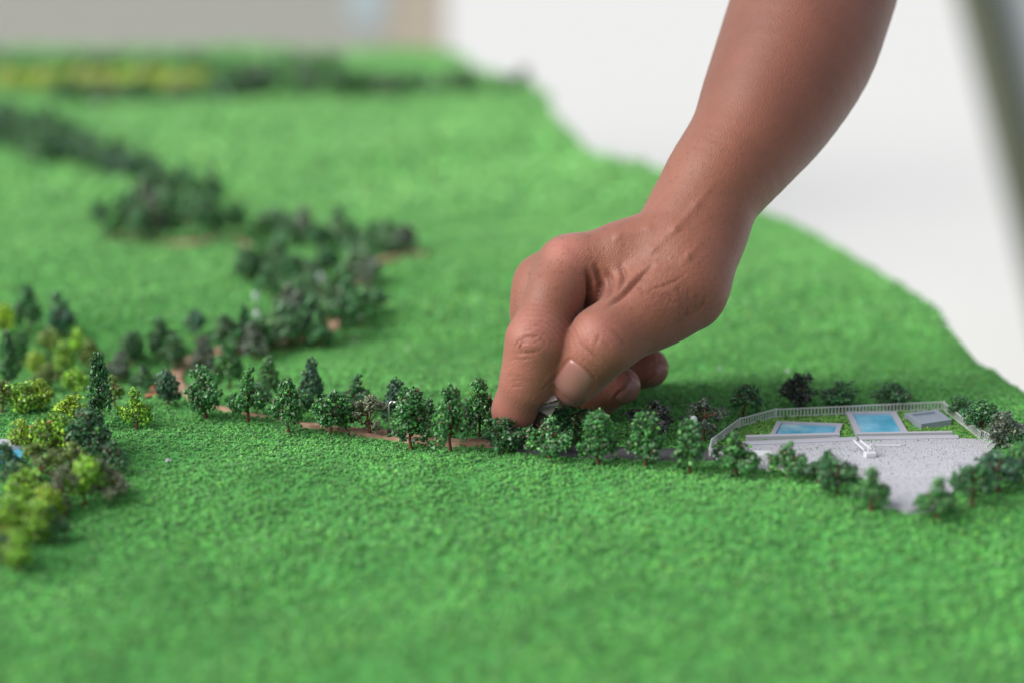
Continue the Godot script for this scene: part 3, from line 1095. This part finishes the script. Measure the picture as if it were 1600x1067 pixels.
func small_things() -> void:
	lamp(608, 686, 62, "thin curved metal street lamp with a black foot beside the path", false)
	lamp(1083, 702, 54, "globe street lamp half hidden by a bright tree, left of the fence", true)
	var far := [[402, 522, 36], [400, 490, 32], [502, 462, 34], [318, 588, 34], [152, 184, 30], [350, 166, 30], [124, 144, 28], [478, 150, 28], [412, 122, 24], [670, 158, 30]]
	var words := ["blurred globe lamp beside the upper path, lower of two bright spots", "blurred globe lamp beside the upper path, upper of two bright spots", "blurred globe lamp inside the thicket beyond the bend", "small globe lamp in the path bend before the grey-violet tree",
		"very blurred globe lamp left, in front of the far tree line", "very blurred globe lamp before the long far row, left of centre", "very blurred globe lamp at the yellowish hedge, far left", "very blurred globe lamp within the long far row of trees", "very blurred globe lamp on the farthest rim of the model", "very blurred globe lamp at the right part of the long far row"]
	for k in far.size(): lamp(far[k][0], far[k][1], far[k][2], words[k], true, "globe lamps of the model")
	# white specks of foam that lie about
	var r := RandomNumberGenerator.new()
	r.seed = 21
	var bits := [[262, 723, "white foam speck lying on the grass below the small yellow-green tree"], [1232, 584, "pale foam speck on the grass behind the almost black round tree"], [636, 548, "pale foam speck on the grass right of the thicket"], [552, 540, "pale foam speck beside the trees of the upper path, upper"], [556, 534, "pale foam speck beside the trees of the upper path, right"], [1124, 580, "pale foam speck on the grass right of the hand"]]
	for b in bits:
		var st := tool()
		st.set_smooth_group(-1)
		for k in 3: chip(st, r, Vector3(r.randf_range(-0.5, 0.5), 0.4, r.randf_range(-0.5, 0.5)) * 0.001, 0.0008, Color.WHITE)
		var o := put("foam_speck", done(st), M.white, null, spot(b[0], b[1]) + Vector3(0, 0.0006, 0))
		tag(o, b[2], "speck")
	# small pond with a grey deck at the left edge
	var mid := spot(14, 706)
	var pond := thing("small_pond", "small blue pond with a grey deck at the left edge of the model", "pond", mid)
	var deck := PackedVector2Array()
	for m in [[-30, 684], [44, 682], [40, 694], [-30, 697]]:
		var p := on_plane(m[0], m[1], mid.y + 0.004)
		deck.append(Vector2(p.x - mid.x, p.z - mid.z))
	put("deck", prism(deck, -0.004, 0.0035), M.concrete, pond)
	var pool_ := PackedVector2Array()
	for m in [[-20, 699], [40, 696], [30, 722], [-20, 726]]:
		var p := on_plane(m[0], m[1], mid.y + 0.002)
		pool_.append(Vector2(p.x - mid.x, p.z - mid.z))
	put("water", prism(pool_, -0.004, 0.0024), M.water, pond)
	# the scrap held between finger and thumb
	var at := hand_at(846, 652, 1)
	var scrap := thing("held_scrap", "small folded grey and black scrap pinched between thumb and forefinger", "scrap", eye + cam_basis * Vector3(0.0066 + at.x * 0.001, -0.03443 + at.y * 0.001, -FOCUS + at.z * 0.001))
	scrap.basis = cam_basis
	var faces := {"grey_flap": [[[840, 634, 12], [871, 624, 15], [862, 606, 10], [850, 612, 9]], M.paper], "pink_flap": [[[846, 642, 12], [870, 632, 15], [860, 652, 11], [851, 650, 10]], M.paper], "black_fold": [[[839, 636, 13], [874, 627, 16], [872, 633, 16], [841, 643, 13]], M.black], "dark_blade": [[[838, 642, 11], [852, 647, 12], [858, 664, 9], [822, 690, 4]], M.dark_blade]}
	for key in faces:
		var st := tool()
		st.set_smooth_group(-1)
		var c := []
		for q in faces[key][0]: c.append((hand_at(q[0], q[1], q[2]) - at) * 0.001)
		var back := Vector3(0, 0, -0.0004)
		quad(st, c[0], c[1], c[2], c[3])
		quad(st, c[3] + back, c[2] + back, c[1] + back, c[0] + back)
		for k in 4: quad(st, c[k], c[(k + 1) % 4], c[(k + 1) % 4] + back, c[k] + back)
		put(key, done(st), faces[key][1], scrap)


# ------------------------------------------------------------------ the person: a forearm and a hand
# Shape = smooth union of tapered limbs, meshed as surface nets. Lengths in millimetres, axes of the node: x right, y up, z towards the viewer.
var bone_a := PackedVector3Array()
var bone_d := PackedVector3Array()
var bone_l := PackedFloat32Array()
var bone_r := PackedFloat32Array()
var bone_dr := PackedFloat32Array()
var bone_f := PackedFloat32Array()
var bone_g := PackedInt32Array()
var roots := PackedVector3Array()
const SOFT := [9.0, 4.0, 5.0, 4.0, 4.0, 4.0, 0.4]       # blending inside each group: palm and arm, index, thumb, middle, ring, little finger
const NB := 8


func hand_at(px: float, py: float, z: float) -> Vector3:
	var depth := FOCUS * 1000.0 - z
	return Vector3((px - 800.0) / LENS * depth - 6.6, (533.5 - py) / LENS * depth + 34.43, z)


func limb(g: int, a: Array, b: Array, f := 1.0) -> void:
	var p := hand_at(a[0], a[1], a[2])
	var q := hand_at(b[0], b[1], b[2])
	var ra: float = a[3] * (FOCUS * 1000.0 - a[2]) / LENS
	var rb: float = b[3] * (FOCUS * 1000.0 - b[2]) / LENS
	bone_a.append(p)
	bone_d.append(q - p)
	bone_l.append(1.0 / maxf((q - p).length_squared(), 0.001))
	bone_r.append(ra)
	bone_dr.append(rb - ra)
	bone_f.append(f)
	bone_g.append(g)


func chain(g: int, joints: Array, f := 1.0) -> void:
	for k in joints.size() - 1: limb(g, joints[k], joints[k + 1], f)


func skeleton() -> void:
	limb(0, [1088, 350, -10, 74], [1060, 385, -6, 66], 0.9)
	chain(0, [[1052, 388, -2, 62], [975, 402, -2, 48], [892, 418, -1, 40]])
	chain(0, [[1050, 384, -20, 55], [950, 408, -17, 42], [850, 448, -13, 35]])
	limb(0, [886, 420, -5, 33], [856, 450, -11, 31])
	chain(0, [[1062, 400, -38, 50], [868, 478, -31, 33]])
	chain(0, [[1068, 424, -54, 44], [905, 512, -47, 28]])
	chain(0, [[1090, 388, -2, 66], [1066, 448, 5, 64], [1020, 480, 9, 56]])
	limb(0, [1030, 412, -2, 52], [945, 450, -5, 34])
	limb(0, [980, 445, 0, 38], [934, 478, -4, 25])
	roots.resize(7)
	roots[1] = hand_at(890, 406, -1)
	chain(1, [[892, 418, -1, 40], [866, 464, 7, 42.5], [839, 534, 14, 46.5], [830, 572, 12, 41], [822, 603, 9, 38.5], [808, 640, 3, 36], [812, 656, 0, 26]])
	roots[2] = hand_at(1020, 480, 9)
	chain(2, [[1020, 480, 9, 56], [980, 508, 14, 50], [943, 533, 18, 51], [918, 563, 15, 42], [899, 588, 11, 38], [893, 598, 9, 33]])
	roots[3] = hand_at(848, 442, -13)
	chain(3, [[848, 442, -13, 37], [840, 493, -10, 39], [846, 588, -20, 36], [925, 620, -24, 34], [972, 602, -20, 29]])
	roots[4] = hand_at(868, 478, -31)
	chain(4, [[868, 478, -31, 33], [878, 590, -42, 34], [955, 588, -44, 32], [1014, 574, -38, 31]])
	roots[5] = hand_at(905, 512, -47)
	chain(5, [[905, 512, -47, 28], [915, 570, -62, 28], [960, 560, -62, 27], [985, 545, -57, 25]])
	# the forearm: a smooth run of short limbs from the wrist to beyond the elbow
	roots[6] = hand_at(1092, 338, -10)
	var run := [[1080, 362, -9, 72], [1092, 335, -11, 77], [1118, 287, -14, 83], [1169, 220, -22, 93.5], [1206, 157, -31, 110], [1244, 79, -42, 122.5], [1271, 0, -53, 124.5], [1302, -100, -62, 128], [1390, -300, -85, 140], [1560, -620, -110, 150], [1640, -760, -118, 140]]
	var fine_run := []
	for k in run.size() - 1:
		var steps := 4 if k < 7 else 2
		for m in steps:
			var f := m / float(steps)
			var q := []
			for ax in 4:
				q.append(cubic_interpolate(run[k][ax], run[k + 1][ax], run[maxi(k - 1, 0)][ax], run[mini(k + 2, run.size() - 1)][ax], f))
			fine_run.append(q)
	fine_run.append(run[-1])
	chain(6, fine_run, 0.88)



func smin(a: float, b: float, k: float) -> float:
	var h := maxf(k - absf(a - b), 0.0) / k
	return minf(a, b) - h * h * k * 0.25


func limb_distance(i: int, p: Vector3) -> float:
	var w := p - bone_a[i]
	var d := bone_d[i]
	var h := clampf(w.dot(d) * bone_l[i], 0.0, 1.0)
	w -= d * h
	w.z *= bone_f[i]
	return w.length() - bone_r[i] - bone_dr[i] * h


func body_distance(p: Vector3, use: PackedInt32Array) -> float:
	var palm := 1000.0
	var out := 1000.0
	var g := 0
	var acc := 1000.0
	var soft: float = SOFT[0]
	var h := 0.0
	for i in use:
		if bone_g[i] != g:
			if g == 0: palm = acc
			elif acc < 30.0:
				var far := smoothstep(12.0, 30.0, p.distance_to(roots[g]))
				out = smin(out, smin(palm, acc, lerpf(9.0, 1.2, far)), 0.02 + 0.9 * smoothstep(0.0, 2.5, palm - acc))
			g = bone_g[i]
			acc = 1000.0
			soft = SOFT[g]
		var w := p - bone_a[i]
		var d := bone_d[i]
		h = clampf(w.dot(d) * bone_l[i], 0.0, 1.0)
		w -= d * h
		w.z *= bone_f[i]
		var e := w.length() - bone_r[i] - bone_dr[i] * h
		h = soft - absf(acc - e)
		if e < acc: acc = e
		if h > 0.0: acc -= h * h * 0.25 / soft
	if g == 0: return acc
	var far2 := smoothstep(12.0, 30.0, p.distance_to(roots[g]))
	return minf(palm, smin(out, smin(palm, acc, lerpf(9.0, 1.2, far2)), 0.02 + 0.9 * smoothstep(0.0, 2.5, palm - acc)))


func near_bones(p: Vector3, within: float) -> PackedInt32Array:
	var all := PackedFloat32Array()
	var least := 10000.0
	for i in bone_g.size():
		var d := limb_distance(i, p)
		all.append(d)
		least = minf(least, d)
	var out := PackedInt32Array()
	if least > within + 4.0: return out
	for i in all.size():
		if all[i] < maxf(least, 0.0) + within * 2.0 + 13.0: out.append(i)
	return out


var job_origin: Array[Vector3] = []
var job_use: Array[PackedInt32Array] = []
var job_value: Array[PackedFloat32Array] = []
var job_cell := 1.0


func sample_block(n: int) -> void:
	var out := PackedFloat32Array()
	out.resize((NB + 1) * (NB + 1) * (NB + 1))
	var o := job_origin[n]
	var use := job_use[n]
	var at := 0
	for k in NB + 1:
		for j in NB + 1:
			var i := 0
			while i <= NB:
				var d := body_distance(o + Vector3(i, j, k) * job_cell, use)
				out[at] = d
				at += 1
				i += 1
				# far from the skin only the side counts: the next few samples lie on the same side
				var skip := int((absf(d) * 0.75 - 2.5 * job_cell) / job_cell)
				while skip > 0 and i <= NB:
					out[at] = d
					at += 1
					i += 1
					skip -= 1
	job_value[n] = out


# the skin between two planes across the forearm, as vertices and triangles
func surface_net(lo: Vector3, hi: Vector3, cell: float, keep_from: float, keep_to: float, verts: PackedVector3Array, tris: PackedInt32Array) -> void:
	var side := cell * NB
	var dims := Vector3i(((hi - lo) / side).ceil())
	var block_of := {}
	job_origin.clear()
	job_use.clear()
	job_cell = cell
	var half := side * 0.87
	for k in dims.z:
		for j in dims.y:
			for i in dims.x:
				var o := lo + Vector3(i, j, k) * side
				var mid := o + Vector3.ONE * side * 0.5
				var t := along_arm(mid)
				if t < keep_from - side or t > keep_to + side: continue
				var use := near_bones(mid, half)
				if use.is_empty(): continue
				if absf(body_distance(mid, use)) > half * 1.2 + 2.5: continue
				block_of[Vector3i(i, j, k)] = job_origin.size()
				job_origin.append(o)
				job_use.append(use)
	job_value.clear()
	job_value.resize(job_origin.size())
	var task := WorkerThreadPool.add_group_task(sample_block, job_origin.size())
	WorkerThreadPool.wait_for_group_task_completion(task)
	var n1 := NB + 1
	var n2 := n1 * n1
	var ids := []
	for b in job_origin.size():
		var vals := job_value[b]
		var mine := PackedInt32Array()
		mine.resize(NB * NB * NB)
		mine.fill(-1)
		var o := job_origin[b]
		for k in NB:
			for j in NB:
				for i in NB:
					var q := i + j * n1 + k * n2
					var v0 := vals[q]
					var v1 := vals[q + 1]
					var v2 := vals[q + n1]
					var v3 := vals[q + n1 + 1]
					var v4 := vals[q + n2]
					var v5 := vals[q + n2 + 1]
					var v6 := vals[q + n2 + n1]
					var v7 := vals[q + n2 + n1 + 1]
					var s := int(v0 < 0.0) + int(v1 < 0.0) + int(v2 < 0.0) + int(v3 < 0.0) + int(v4 < 0.0) + int(v5 < 0.0) + int(v6 < 0.0) + int(v7 < 0.0)
					if s == 0 or s == 8: continue
					# one step down the gradient from the middle of the cell
					var mean := (v0 + v1 + v2 + v3 + v4 + v5 + v6 + v7) * 0.125
					var grad := Vector3(v1 + v3 + v5 + v7 - v0 - v2 - v4 - v6, v2 + v3 + v6 + v7 - v0 - v1 - v4 - v5, v4 + v5 + v6 + v7 - v0 - v1 - v2 - v3) * (0.25 / cell)
					var off := -grad * (mean / maxf(grad.length_squared(), 0.05)) / cell
					off = off.clampf(-0.5, 0.5)
					mine[i + j * NB + k * NB * NB] = verts.size()
					var at := o + (Vector3(i, j, k) + Vector3.ONE * 0.5 + off) * cell
					var g := grad.normalized()
					for again in 2: at -= g * clampf(body_distance(at, job_use[b]), -0.4, 0.4) * 0.9
					verts.append(at)
		ids.append(mine)
	var steps := [[Vector3i(0, 1, 0), Vector3i(0, 0, 1), 1], [Vector3i(0, 0, 1), Vector3i(1, 0, 0), n1], [Vector3i(1, 0, 0), Vector3i(0, 1, 0), n2]]
	for key in block_of:
		var b: int = block_of[key]
		var vals := job_value[b]
		for k in NB:
			for j in NB:
				for i in NB:
					var q := i + j * n1 + k * n2
					var inside := vals[q] < 0.0
					for s in steps:
						if (vals[q + s[2]] < 0.0) == inside: continue
						var c := Vector3i(i, j, k)
						var w := [0, 0, 0, 0]
						var ok := true
						var n := 0
						for cc in [c, c - s[0], c - s[0] - s[1], c - s[1]]:
							var kk: Vector3i = key
							var in_cell: Vector3i = cc
							for ax in 3:
								if in_cell[ax] < 0:
									in_cell[ax] += NB
									kk[ax] -= 1
							if not block_of.has(kk):
								ok = false
								break
							var id: int = ids[block_of[kk]][in_cell.x + in_cell.y * NB + in_cell.z * NB * NB]
							if id < 0:
								ok = false
								break
							w[n] = id
							n += 1
						if not ok: continue
						var t := along_arm(verts[w[0]])
						if t < keep_from or t > keep_to: continue
						if inside: tris.append_array([w[0], w[2], w[1], w[0], w[3], w[2]])
						else: tris.append_array([w[0], w[1], w[2], w[0], w[2], w[3]])


var arm_from := Vector3.ZERO
var arm_dir := Vector3.ZERO


func along_arm(p: Vector3) -> float:
	return (p - arm_from).dot(arm_dir)


func normals_of(verts: PackedVector3Array, tris: PackedInt32Array) -> PackedVector3Array:
	var out := PackedVector3Array()
	out.resize(verts.size())
	for k in range(0, tris.size(), 3):
		var a := verts[tris[k]]
		var n := (verts[tris[k + 2]] - a).cross(verts[tris[k + 1]] - a)
		for i in 3: out[tris[k + i]] += n
	for k in out.size(): out[k] = out[k].normalized()
	return out


# creases of the skin: from, to, half-width and depth; lengths in millimetres after skin_creases()
var creases := []


func crease(points: Array, wide: float, deep: float, z: float) -> void:
	for k in points.size() - 1:
		var a := hand_at(points[k][0], points[k][1], z)
		var b := hand_at(points[k + 1][0], points[k + 1][1], z)
		var f := PI / (points.size() - 1)
		var deep_ := deep * (1.35 if deep > 0.0 else 1.0)
		creases.append([Vector2(a.x, a.y), Vector2(b.x, b.y), wide, deep_ * (0.15 + 0.85 * sin(f * k)), z, deep_ * (0.15 + 0.85 * sin(f * (k + 1)))])


func arc(cx: float, cy: float, rx: float, ry: float, from: float, to: float, wide: float, deep: float, z: float) -> void:
	var pts := []
	for k in 9:
		var a := deg_to_rad(lerpf(from, to, k / 8.0))
		pts.append([cx + rx * cos(a) + sin(k * 2.1 + rx) * 0.8, cy - ry * sin(a) + cos(k * 1.7 + ry) * 0.8])
	crease(pts, wide, deep, z)


func skin_creases() -> void:
	# loose skin over the index finger's middle joint
	arc(829, 543, 17, 10, 15, 350, 0.34, 0.40, 22.0)
	arc(829, 543, 24, 15, 0, 190, 0.36, 0.38, 22.0)
	for k in 9:
		arc(828, 547, 31 + k * 7.5, 22 + k * 8.5, 8 - k * 2, 125 - k * 6, 0.40, 0.36 - k * 0.022, 20.0)
	crease([[800, 553], [822, 551], [846, 547]], 0.34, 0.32, 22.0)
	crease([[798, 562], [820, 561], [838, 558]], 0.32, 0.22, 22.0)
	for k in 4: crease([[788, 586 + k * 5], [805, 589 + k * 5], [826, 588 + k * 5]], 0.32, 0.18, 18.0)
	# thumb joint
	crease([[899, 530], [912, 543], [925, 553], [938, 565]], 0.34, 0.45, 26.0)
	crease([[932, 519], [935, 530], [928, 540]], 0.32, 0.3, 26.0)
	crease([[935, 530], [948, 538], [956, 552]], 0.32, 0.34, 26.0)
	crease([[944, 507], [960, 519], [974, 536], [978, 552]], 0.4, 0.36, 24.0)
	crease([[930, 512], [946, 520], [962, 536]], 0.3, 0.12, 24.0)
	for k in 4: crease([[902 + k * 4, 556 + k * 2], [915 + k * 5, 563 + k * 3], [930 + k * 4, 580 + k * 2]], 0.3, 0.14, 22.0)
	# folds of the web between thumb and index finger
	crease([[917, 425], [921, 440], [922, 458], [919, 478], [914, 496]], 0.85, 2.4, 6.0)
	crease([[927, 412], [934, 428], [938, 446], [935, 464]], 0.8, 1.2, 4.0)
	crease([[948, 424], [952, 442], [950, 462], [944, 478]], 0.8, 1.3, 4.0)
	crease([[968, 416], [972, 432], [966, 450], [958, 468]], 0.8, 1.5, 4.0)
	crease([[1016, 418], [998, 433], [981, 450], [964, 468], [946, 484], [926, 496], [908, 506]], 0.9, 2.2, 8.0)
	# sinews and veins stand out a little
	crease([[1052, 350], [1010, 360], [965, 372], [925, 388]], 1.7, -0.8, -2.0)
	crease([[1120, 280], [1086, 322], [1052, 360], [1018, 392], [988, 412]], 1.3, -0.7, 4.0)
	crease([[1098, 372], [1072, 402], [1052, 432]], 1.2, -0.5, 8.0)
	# fine lines over the ball of the thumb
	for k in 7: crease([[1060 + k * 7, 446 + k * 2], [1063 + k * 6.5, 470], [1062 + k * 6, 496 - k * 3], [1054 + k * 5, 520 - k * 4]], 0.38, 0.26 if k % 2 else 0.42, 20.0)
	for k in 5: crease([[985 + k * 13, 440 + k * 6], [1000 + k * 12, 452 + k * 5], [1012 + k * 12, 470 + k * 2]], 0.34, 0.30, 16.0)
	for k in 5: crease([[1000 + k * 9, 462 - k * 3], [1022 + k * 8, 452 - k * 3], [1048 + k * 6, 450 - k * 5]], 0.34, 0.28, 16.0)
	for k in 6: crease([[880 + k * 8, 380 + k * 2], [900 + k * 7, 398 + k * 3], [912 + k * 5, 420 + k * 2]], 0.4, 0.22, 10.0)


# lays a small curved plate on the skin: nails
func nail(parent: Node3D, at: Vector3, along: Vector3, out: Vector3, long: float, wide: float, m: Material) -> void:
	var t := (along - out * along.dot(out)).normalized()
	var s := t.cross(out)
	var use := near_bones(at, 12.0)
	var rows := []
	var nu := 14
	var nv := 16
	for i in nu + 1:
		var row := []
		var u := i / float(nu) * 2.0 - 1.0
		for j in nv + 1:
			var v := j / float(nv) * 2.0 - 1.0
			# rounded outline: cuticle end rounder than the free edge
			var uu := u * (1.0 - 0.10 * pow(maxf(-v, 0.0), 3.0) - 0.05 * pow(maxf(v, 0.0), 4.0))
			var vv := v * (1.0 - (0.16 if v < 0.0 else 0.10) * u * u)
			var start := at + t * vv * long * 0.5 + s * uu * wide * 0.5 + out * 14.0
			var travelled := 0.0
			for k in 40:
				var d := body_distance(start - out * travelled, use)
				if d < 0.01 or travelled > 26.0: break
				travelled += maxf(d * 0.8, 0.01)
			var p := start - out * travelled
			var rim := maxf(absf(u), absf(v))
			var lift := 0.22 - 0.7 * pow(rim, 8.0)
			if v > 0.0: lift = lerpf(lift, 0.22 if absf(u) < 0.9 else -0.2, smoothstep(0.75, 1.0, v) * 0.9)
			row.append((p + out * lift) * 0.001)
		rows.append(row)
	var st := tool()
	st.set_smooth_group(0)
	for i in nu:
		for j in nv:
			quad(st, rows[i][j], rows[i][j + 1], rows[i + 1][j + 1], rows[i + 1][j])
	for i in nu:   # the free edge has a thickness
		var e: Vector3 = -out * 0.0005
		quad(st, rows[i][nv], rows[i][nv] + e, rows[i + 1][nv] + e, rows[i + 1][nv])
	put("fingernail", done(st), m, parent)


func person() -> void:
	skeleton()
	skin_creases()
	arm_from = hand_at(1098, 335, -10)
	arm_dir = (hand_at(1288, -50, -58) - arm_from).normalized()
	var who := thing("person", "bare brown forearm and right hand pinching a scrap between thumb and forefinger", "person", eye + cam_basis * Vector3(0.0066, -0.03443, -FOCUS))
	who.basis = cam_basis
	var verts := PackedVector3Array()
	var tris := PackedInt32Array()
	surface_net(Vector3(-24, -16, -85), Vector3(110, 112, 42), 0.70, -1000.0, 22.0, verts, tris)
	var fine := verts.size()
	surface_net(Vector3(20, 60, -170), Vector3(260, 330, 60), 1.5, 19.0, 1000.0, verts, tris)
	var normals := normals_of(verts, tris)
	# wrinkles and pores, pushed in along the normals
	var crack := FastNoiseLite.new()
	crack.noise_type = FastNoiseLite.TYPE_CELLULAR
	crack.cellular_return_type = FastNoiseLite.RETURN_DISTANCE2_SUB
	crack.fractal_type = FastNoiseLite.FRACTAL_NONE
	crack.frequency = 0.62
	crack.seed = 5
	var soft := FastNoiseLite.new()
	soft.frequency = 0.05
	soft.seed = 9
	var grain := FastNoiseLite.new()
	grain.frequency = 0.5
	grain.seed = 2
	var nail_beds := []
	var nails := [[hand_at(898, 597, 16), hand_at(893, 598, 9) - hand_at(943, 533, 18), Vector3(-0.12, 0.12, 1.0), 11.5, 11.8],
		[hand_at(982, 612, -18), hand_at(1000, 590, -20) - hand_at(925, 640, -26), Vector3(0.50, -0.58, 0.64), 10.5, 9.5],
		[hand_at(1026, 588, -36), hand_at(1045, 565, -38) - hand_at(985, 600, -44), Vector3(0.52, -0.60, 0.60), 10.0, 9.0],
		[hand_at(780, 660, 0), hand_at(806, 672, 0) - hand_at(816, 615, 8), Vector3(-0.94, 0.02, 0.16), 8.5, 9.0]]
	for b in nails:
		b[2] = b[2].normalized()
		var along: Vector3 = (b[1] - b[2] * b[1].dot(b[2])).normalized()
		nail_beds.append([b[0], along, along.cross(b[2]), b[2], b[3], b[4]])
	var bins := {}
	for c in creases:
		var lo: Vector2 = c[0].min(c[1]) - Vector2.ONE * 3.0
		var hi: Vector2 = c[0].max(c[1]) + Vector2.ONE * 3.0
		for i in range(int(floor(lo.x / 4.0)), int(floor(hi.x / 4.0)) + 1):
			for j in range(int(floor(lo.y / 4.0)), int(floor(hi.y / 4.0)) + 1):
				var key := Vector2i(i, j)
				if not bins.has(key): bins[key] = []
				bins[key].append(c)
	var dots := FastNoiseLite.new()
	dots.noise_type = FastNoiseLite.TYPE_CELLULAR
	dots.cellular_return_type = FastNoiseLite.RETURN_DISTANCE
	dots.fractal_type = FastNoiseLite.FRACTAL_NONE
	dots.frequency = 0.36
	dots.seed = 31
	var colors := PackedColorArray()
	colors.resize(verts.size())
	var knuckles := [[hand_at(838, 536, 20), 15.0], [hand_at(826, 590, 16), 15.0], [hand_at(806, 640, 8), 15.0], [hand_at(930, 540, 28), 13.0], [hand_at(893, 600, 14), 14.0], [hand_at(885, 395, 6), 10.0], [hand_at(975, 602, -16), 11.0], [hand_at(1014, 574, -36), 11.0], [hand_at(838, 440, -16), 10.0]]
	var thenar := hand_at(1040, 460, 15)
	for k in verts.size():
		var p := verts[k]
		var n := normals[k]
		var push := 0.0
		var t := along_arm(p)
		if k < fine and n.z > 0.0:
			var key := Vector2i(int(floor(p.x / 4.0)), int(floor(p.y / 4.0)))
			if bins.has(key):
				var q := Vector2(p.x, p.y)
				for c in bins[key]:
					var ab: Vector2 = c[1] - c[0]
					var h := clampf((q - c[0]).dot(ab) / maxf(ab.length_squared(), 0.0001), 0.0, 1.0)
					var d2: float = (q - c[0] - ab * h).length_squared()
					var near := smoothstep(18.0, 10.0, absf(p.z - c[4]))
					var dent: float = (lerpf(c[3], c[5], h) * exp(-d2 / (c[2] * c[2])) * near * smoothstep(0.0, 0.35, n.z))
					push = maxf(push, dent) if dent > 0.0 else push + dent * 0.5
		if k < fine:
			for nb in nail_beds:
				var rel: Vector3 = p - nb[0]
				var nu: float = absf(rel.dot(nb[2])) / (nb[5] * 0.5)
				var nv: float = rel.dot(nb[1]) / (nb[4] * 0.5)
				if nu < 1.6 and absf(nv) < 1.6 and n.dot(nb[3]) > 0.1 and rel.length() < nb[4]:
					var rim: float = pow(pow(nu, 4.0) + pow(absf(nv), 4.0), 0.25)
					if nv > 0.5: rim = lerpf(rim, nu, smoothstep(0.5, 0.9, nv))
					push += 0.34 * exp(-pow((rim - 1.02) / 0.06, 2.0)) - 0.16 * exp(-pow((rim - 1.18) / 0.10, 2.0))
		var rough := 0.0
		if k < fine:
			var w := smoothstep(26.0, 6.0, p.distance_to(thenar))
			rough = 0.04 + 0.11 * w
			var e := crack.get_noise_3d(p.x, p.y, p.z)      # -1 in the cracks
			push += rough * clampf(1.0 - (e + 1.0) * 2.2, 0.0, 1.0)
		var v := 1.0 + 0.13 * soft.get_noise_3dv(p) + 0.10 * grain.get_noise_3dv(p)
		var pink := 0.0
		for kn in knuckles: pink = maxf(pink, smoothstep(kn[1], kn[1] * 0.3, p.distance_to(kn[0])))
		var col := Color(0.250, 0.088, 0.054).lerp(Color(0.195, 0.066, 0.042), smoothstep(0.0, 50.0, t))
		col = col.lerp(Color(0.425, 0.155, 0.118), pink * 0.68)  # knuckle pink, widened and lightened to paint in light on the fingers
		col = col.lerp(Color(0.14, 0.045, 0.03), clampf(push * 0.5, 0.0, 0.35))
		if k < fine and t > -55.0 and dots.get_noise_3dv(p) < -0.80: v *= 0.78
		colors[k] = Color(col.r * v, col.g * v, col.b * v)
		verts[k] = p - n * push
	normals = normals_of(verts, tris)
	for k in verts.size(): verts[k] *= 0.001
	var arrays := []
	arrays.resize(Mesh.ARRAY_MAX)
	arrays[Mesh.ARRAY_VERTEX] = verts
	arrays[Mesh.ARRAY_NORMAL] = normals
	arrays[Mesh.ARRAY_COLOR] = colors
	arrays[Mesh.ARRAY_INDEX] = tris
	var mesh := ArrayMesh.new()
	mesh.add_surface_from_arrays(Mesh.PRIMITIVE_TRIANGLES, arrays)
	var skin := plain(1, 1, 1, 0.48, 0.42)
	skin.vertex_color_use_as_albedo = true
	skin.subsurf_scatter_enabled = true
	skin.subsurf_scatter_strength = 0.035
	skin.rim_enabled = true
	skin.rim = 0.45
	skin.rim_tint = 0.2
	skin.heightmap_enabled = true
	skin.heightmap_scale = 0.015
	skin.heightmap_texture = noise_texture(0.055, 512, [], FastNoiseLite.TYPE_CELLULAR, 6)
	skin.uv1_triplanar = true
	skin.uv1_scale = Vector3.ONE * 40.0
	put("arm", mesh, skin, who)
	var nail_skin := plain(0.37, 0.165, 0.145, 0.22, 0.55)
	for b in nails: nail(who, b[0], b[1], b[2], b[3], b[4], nail_skin)
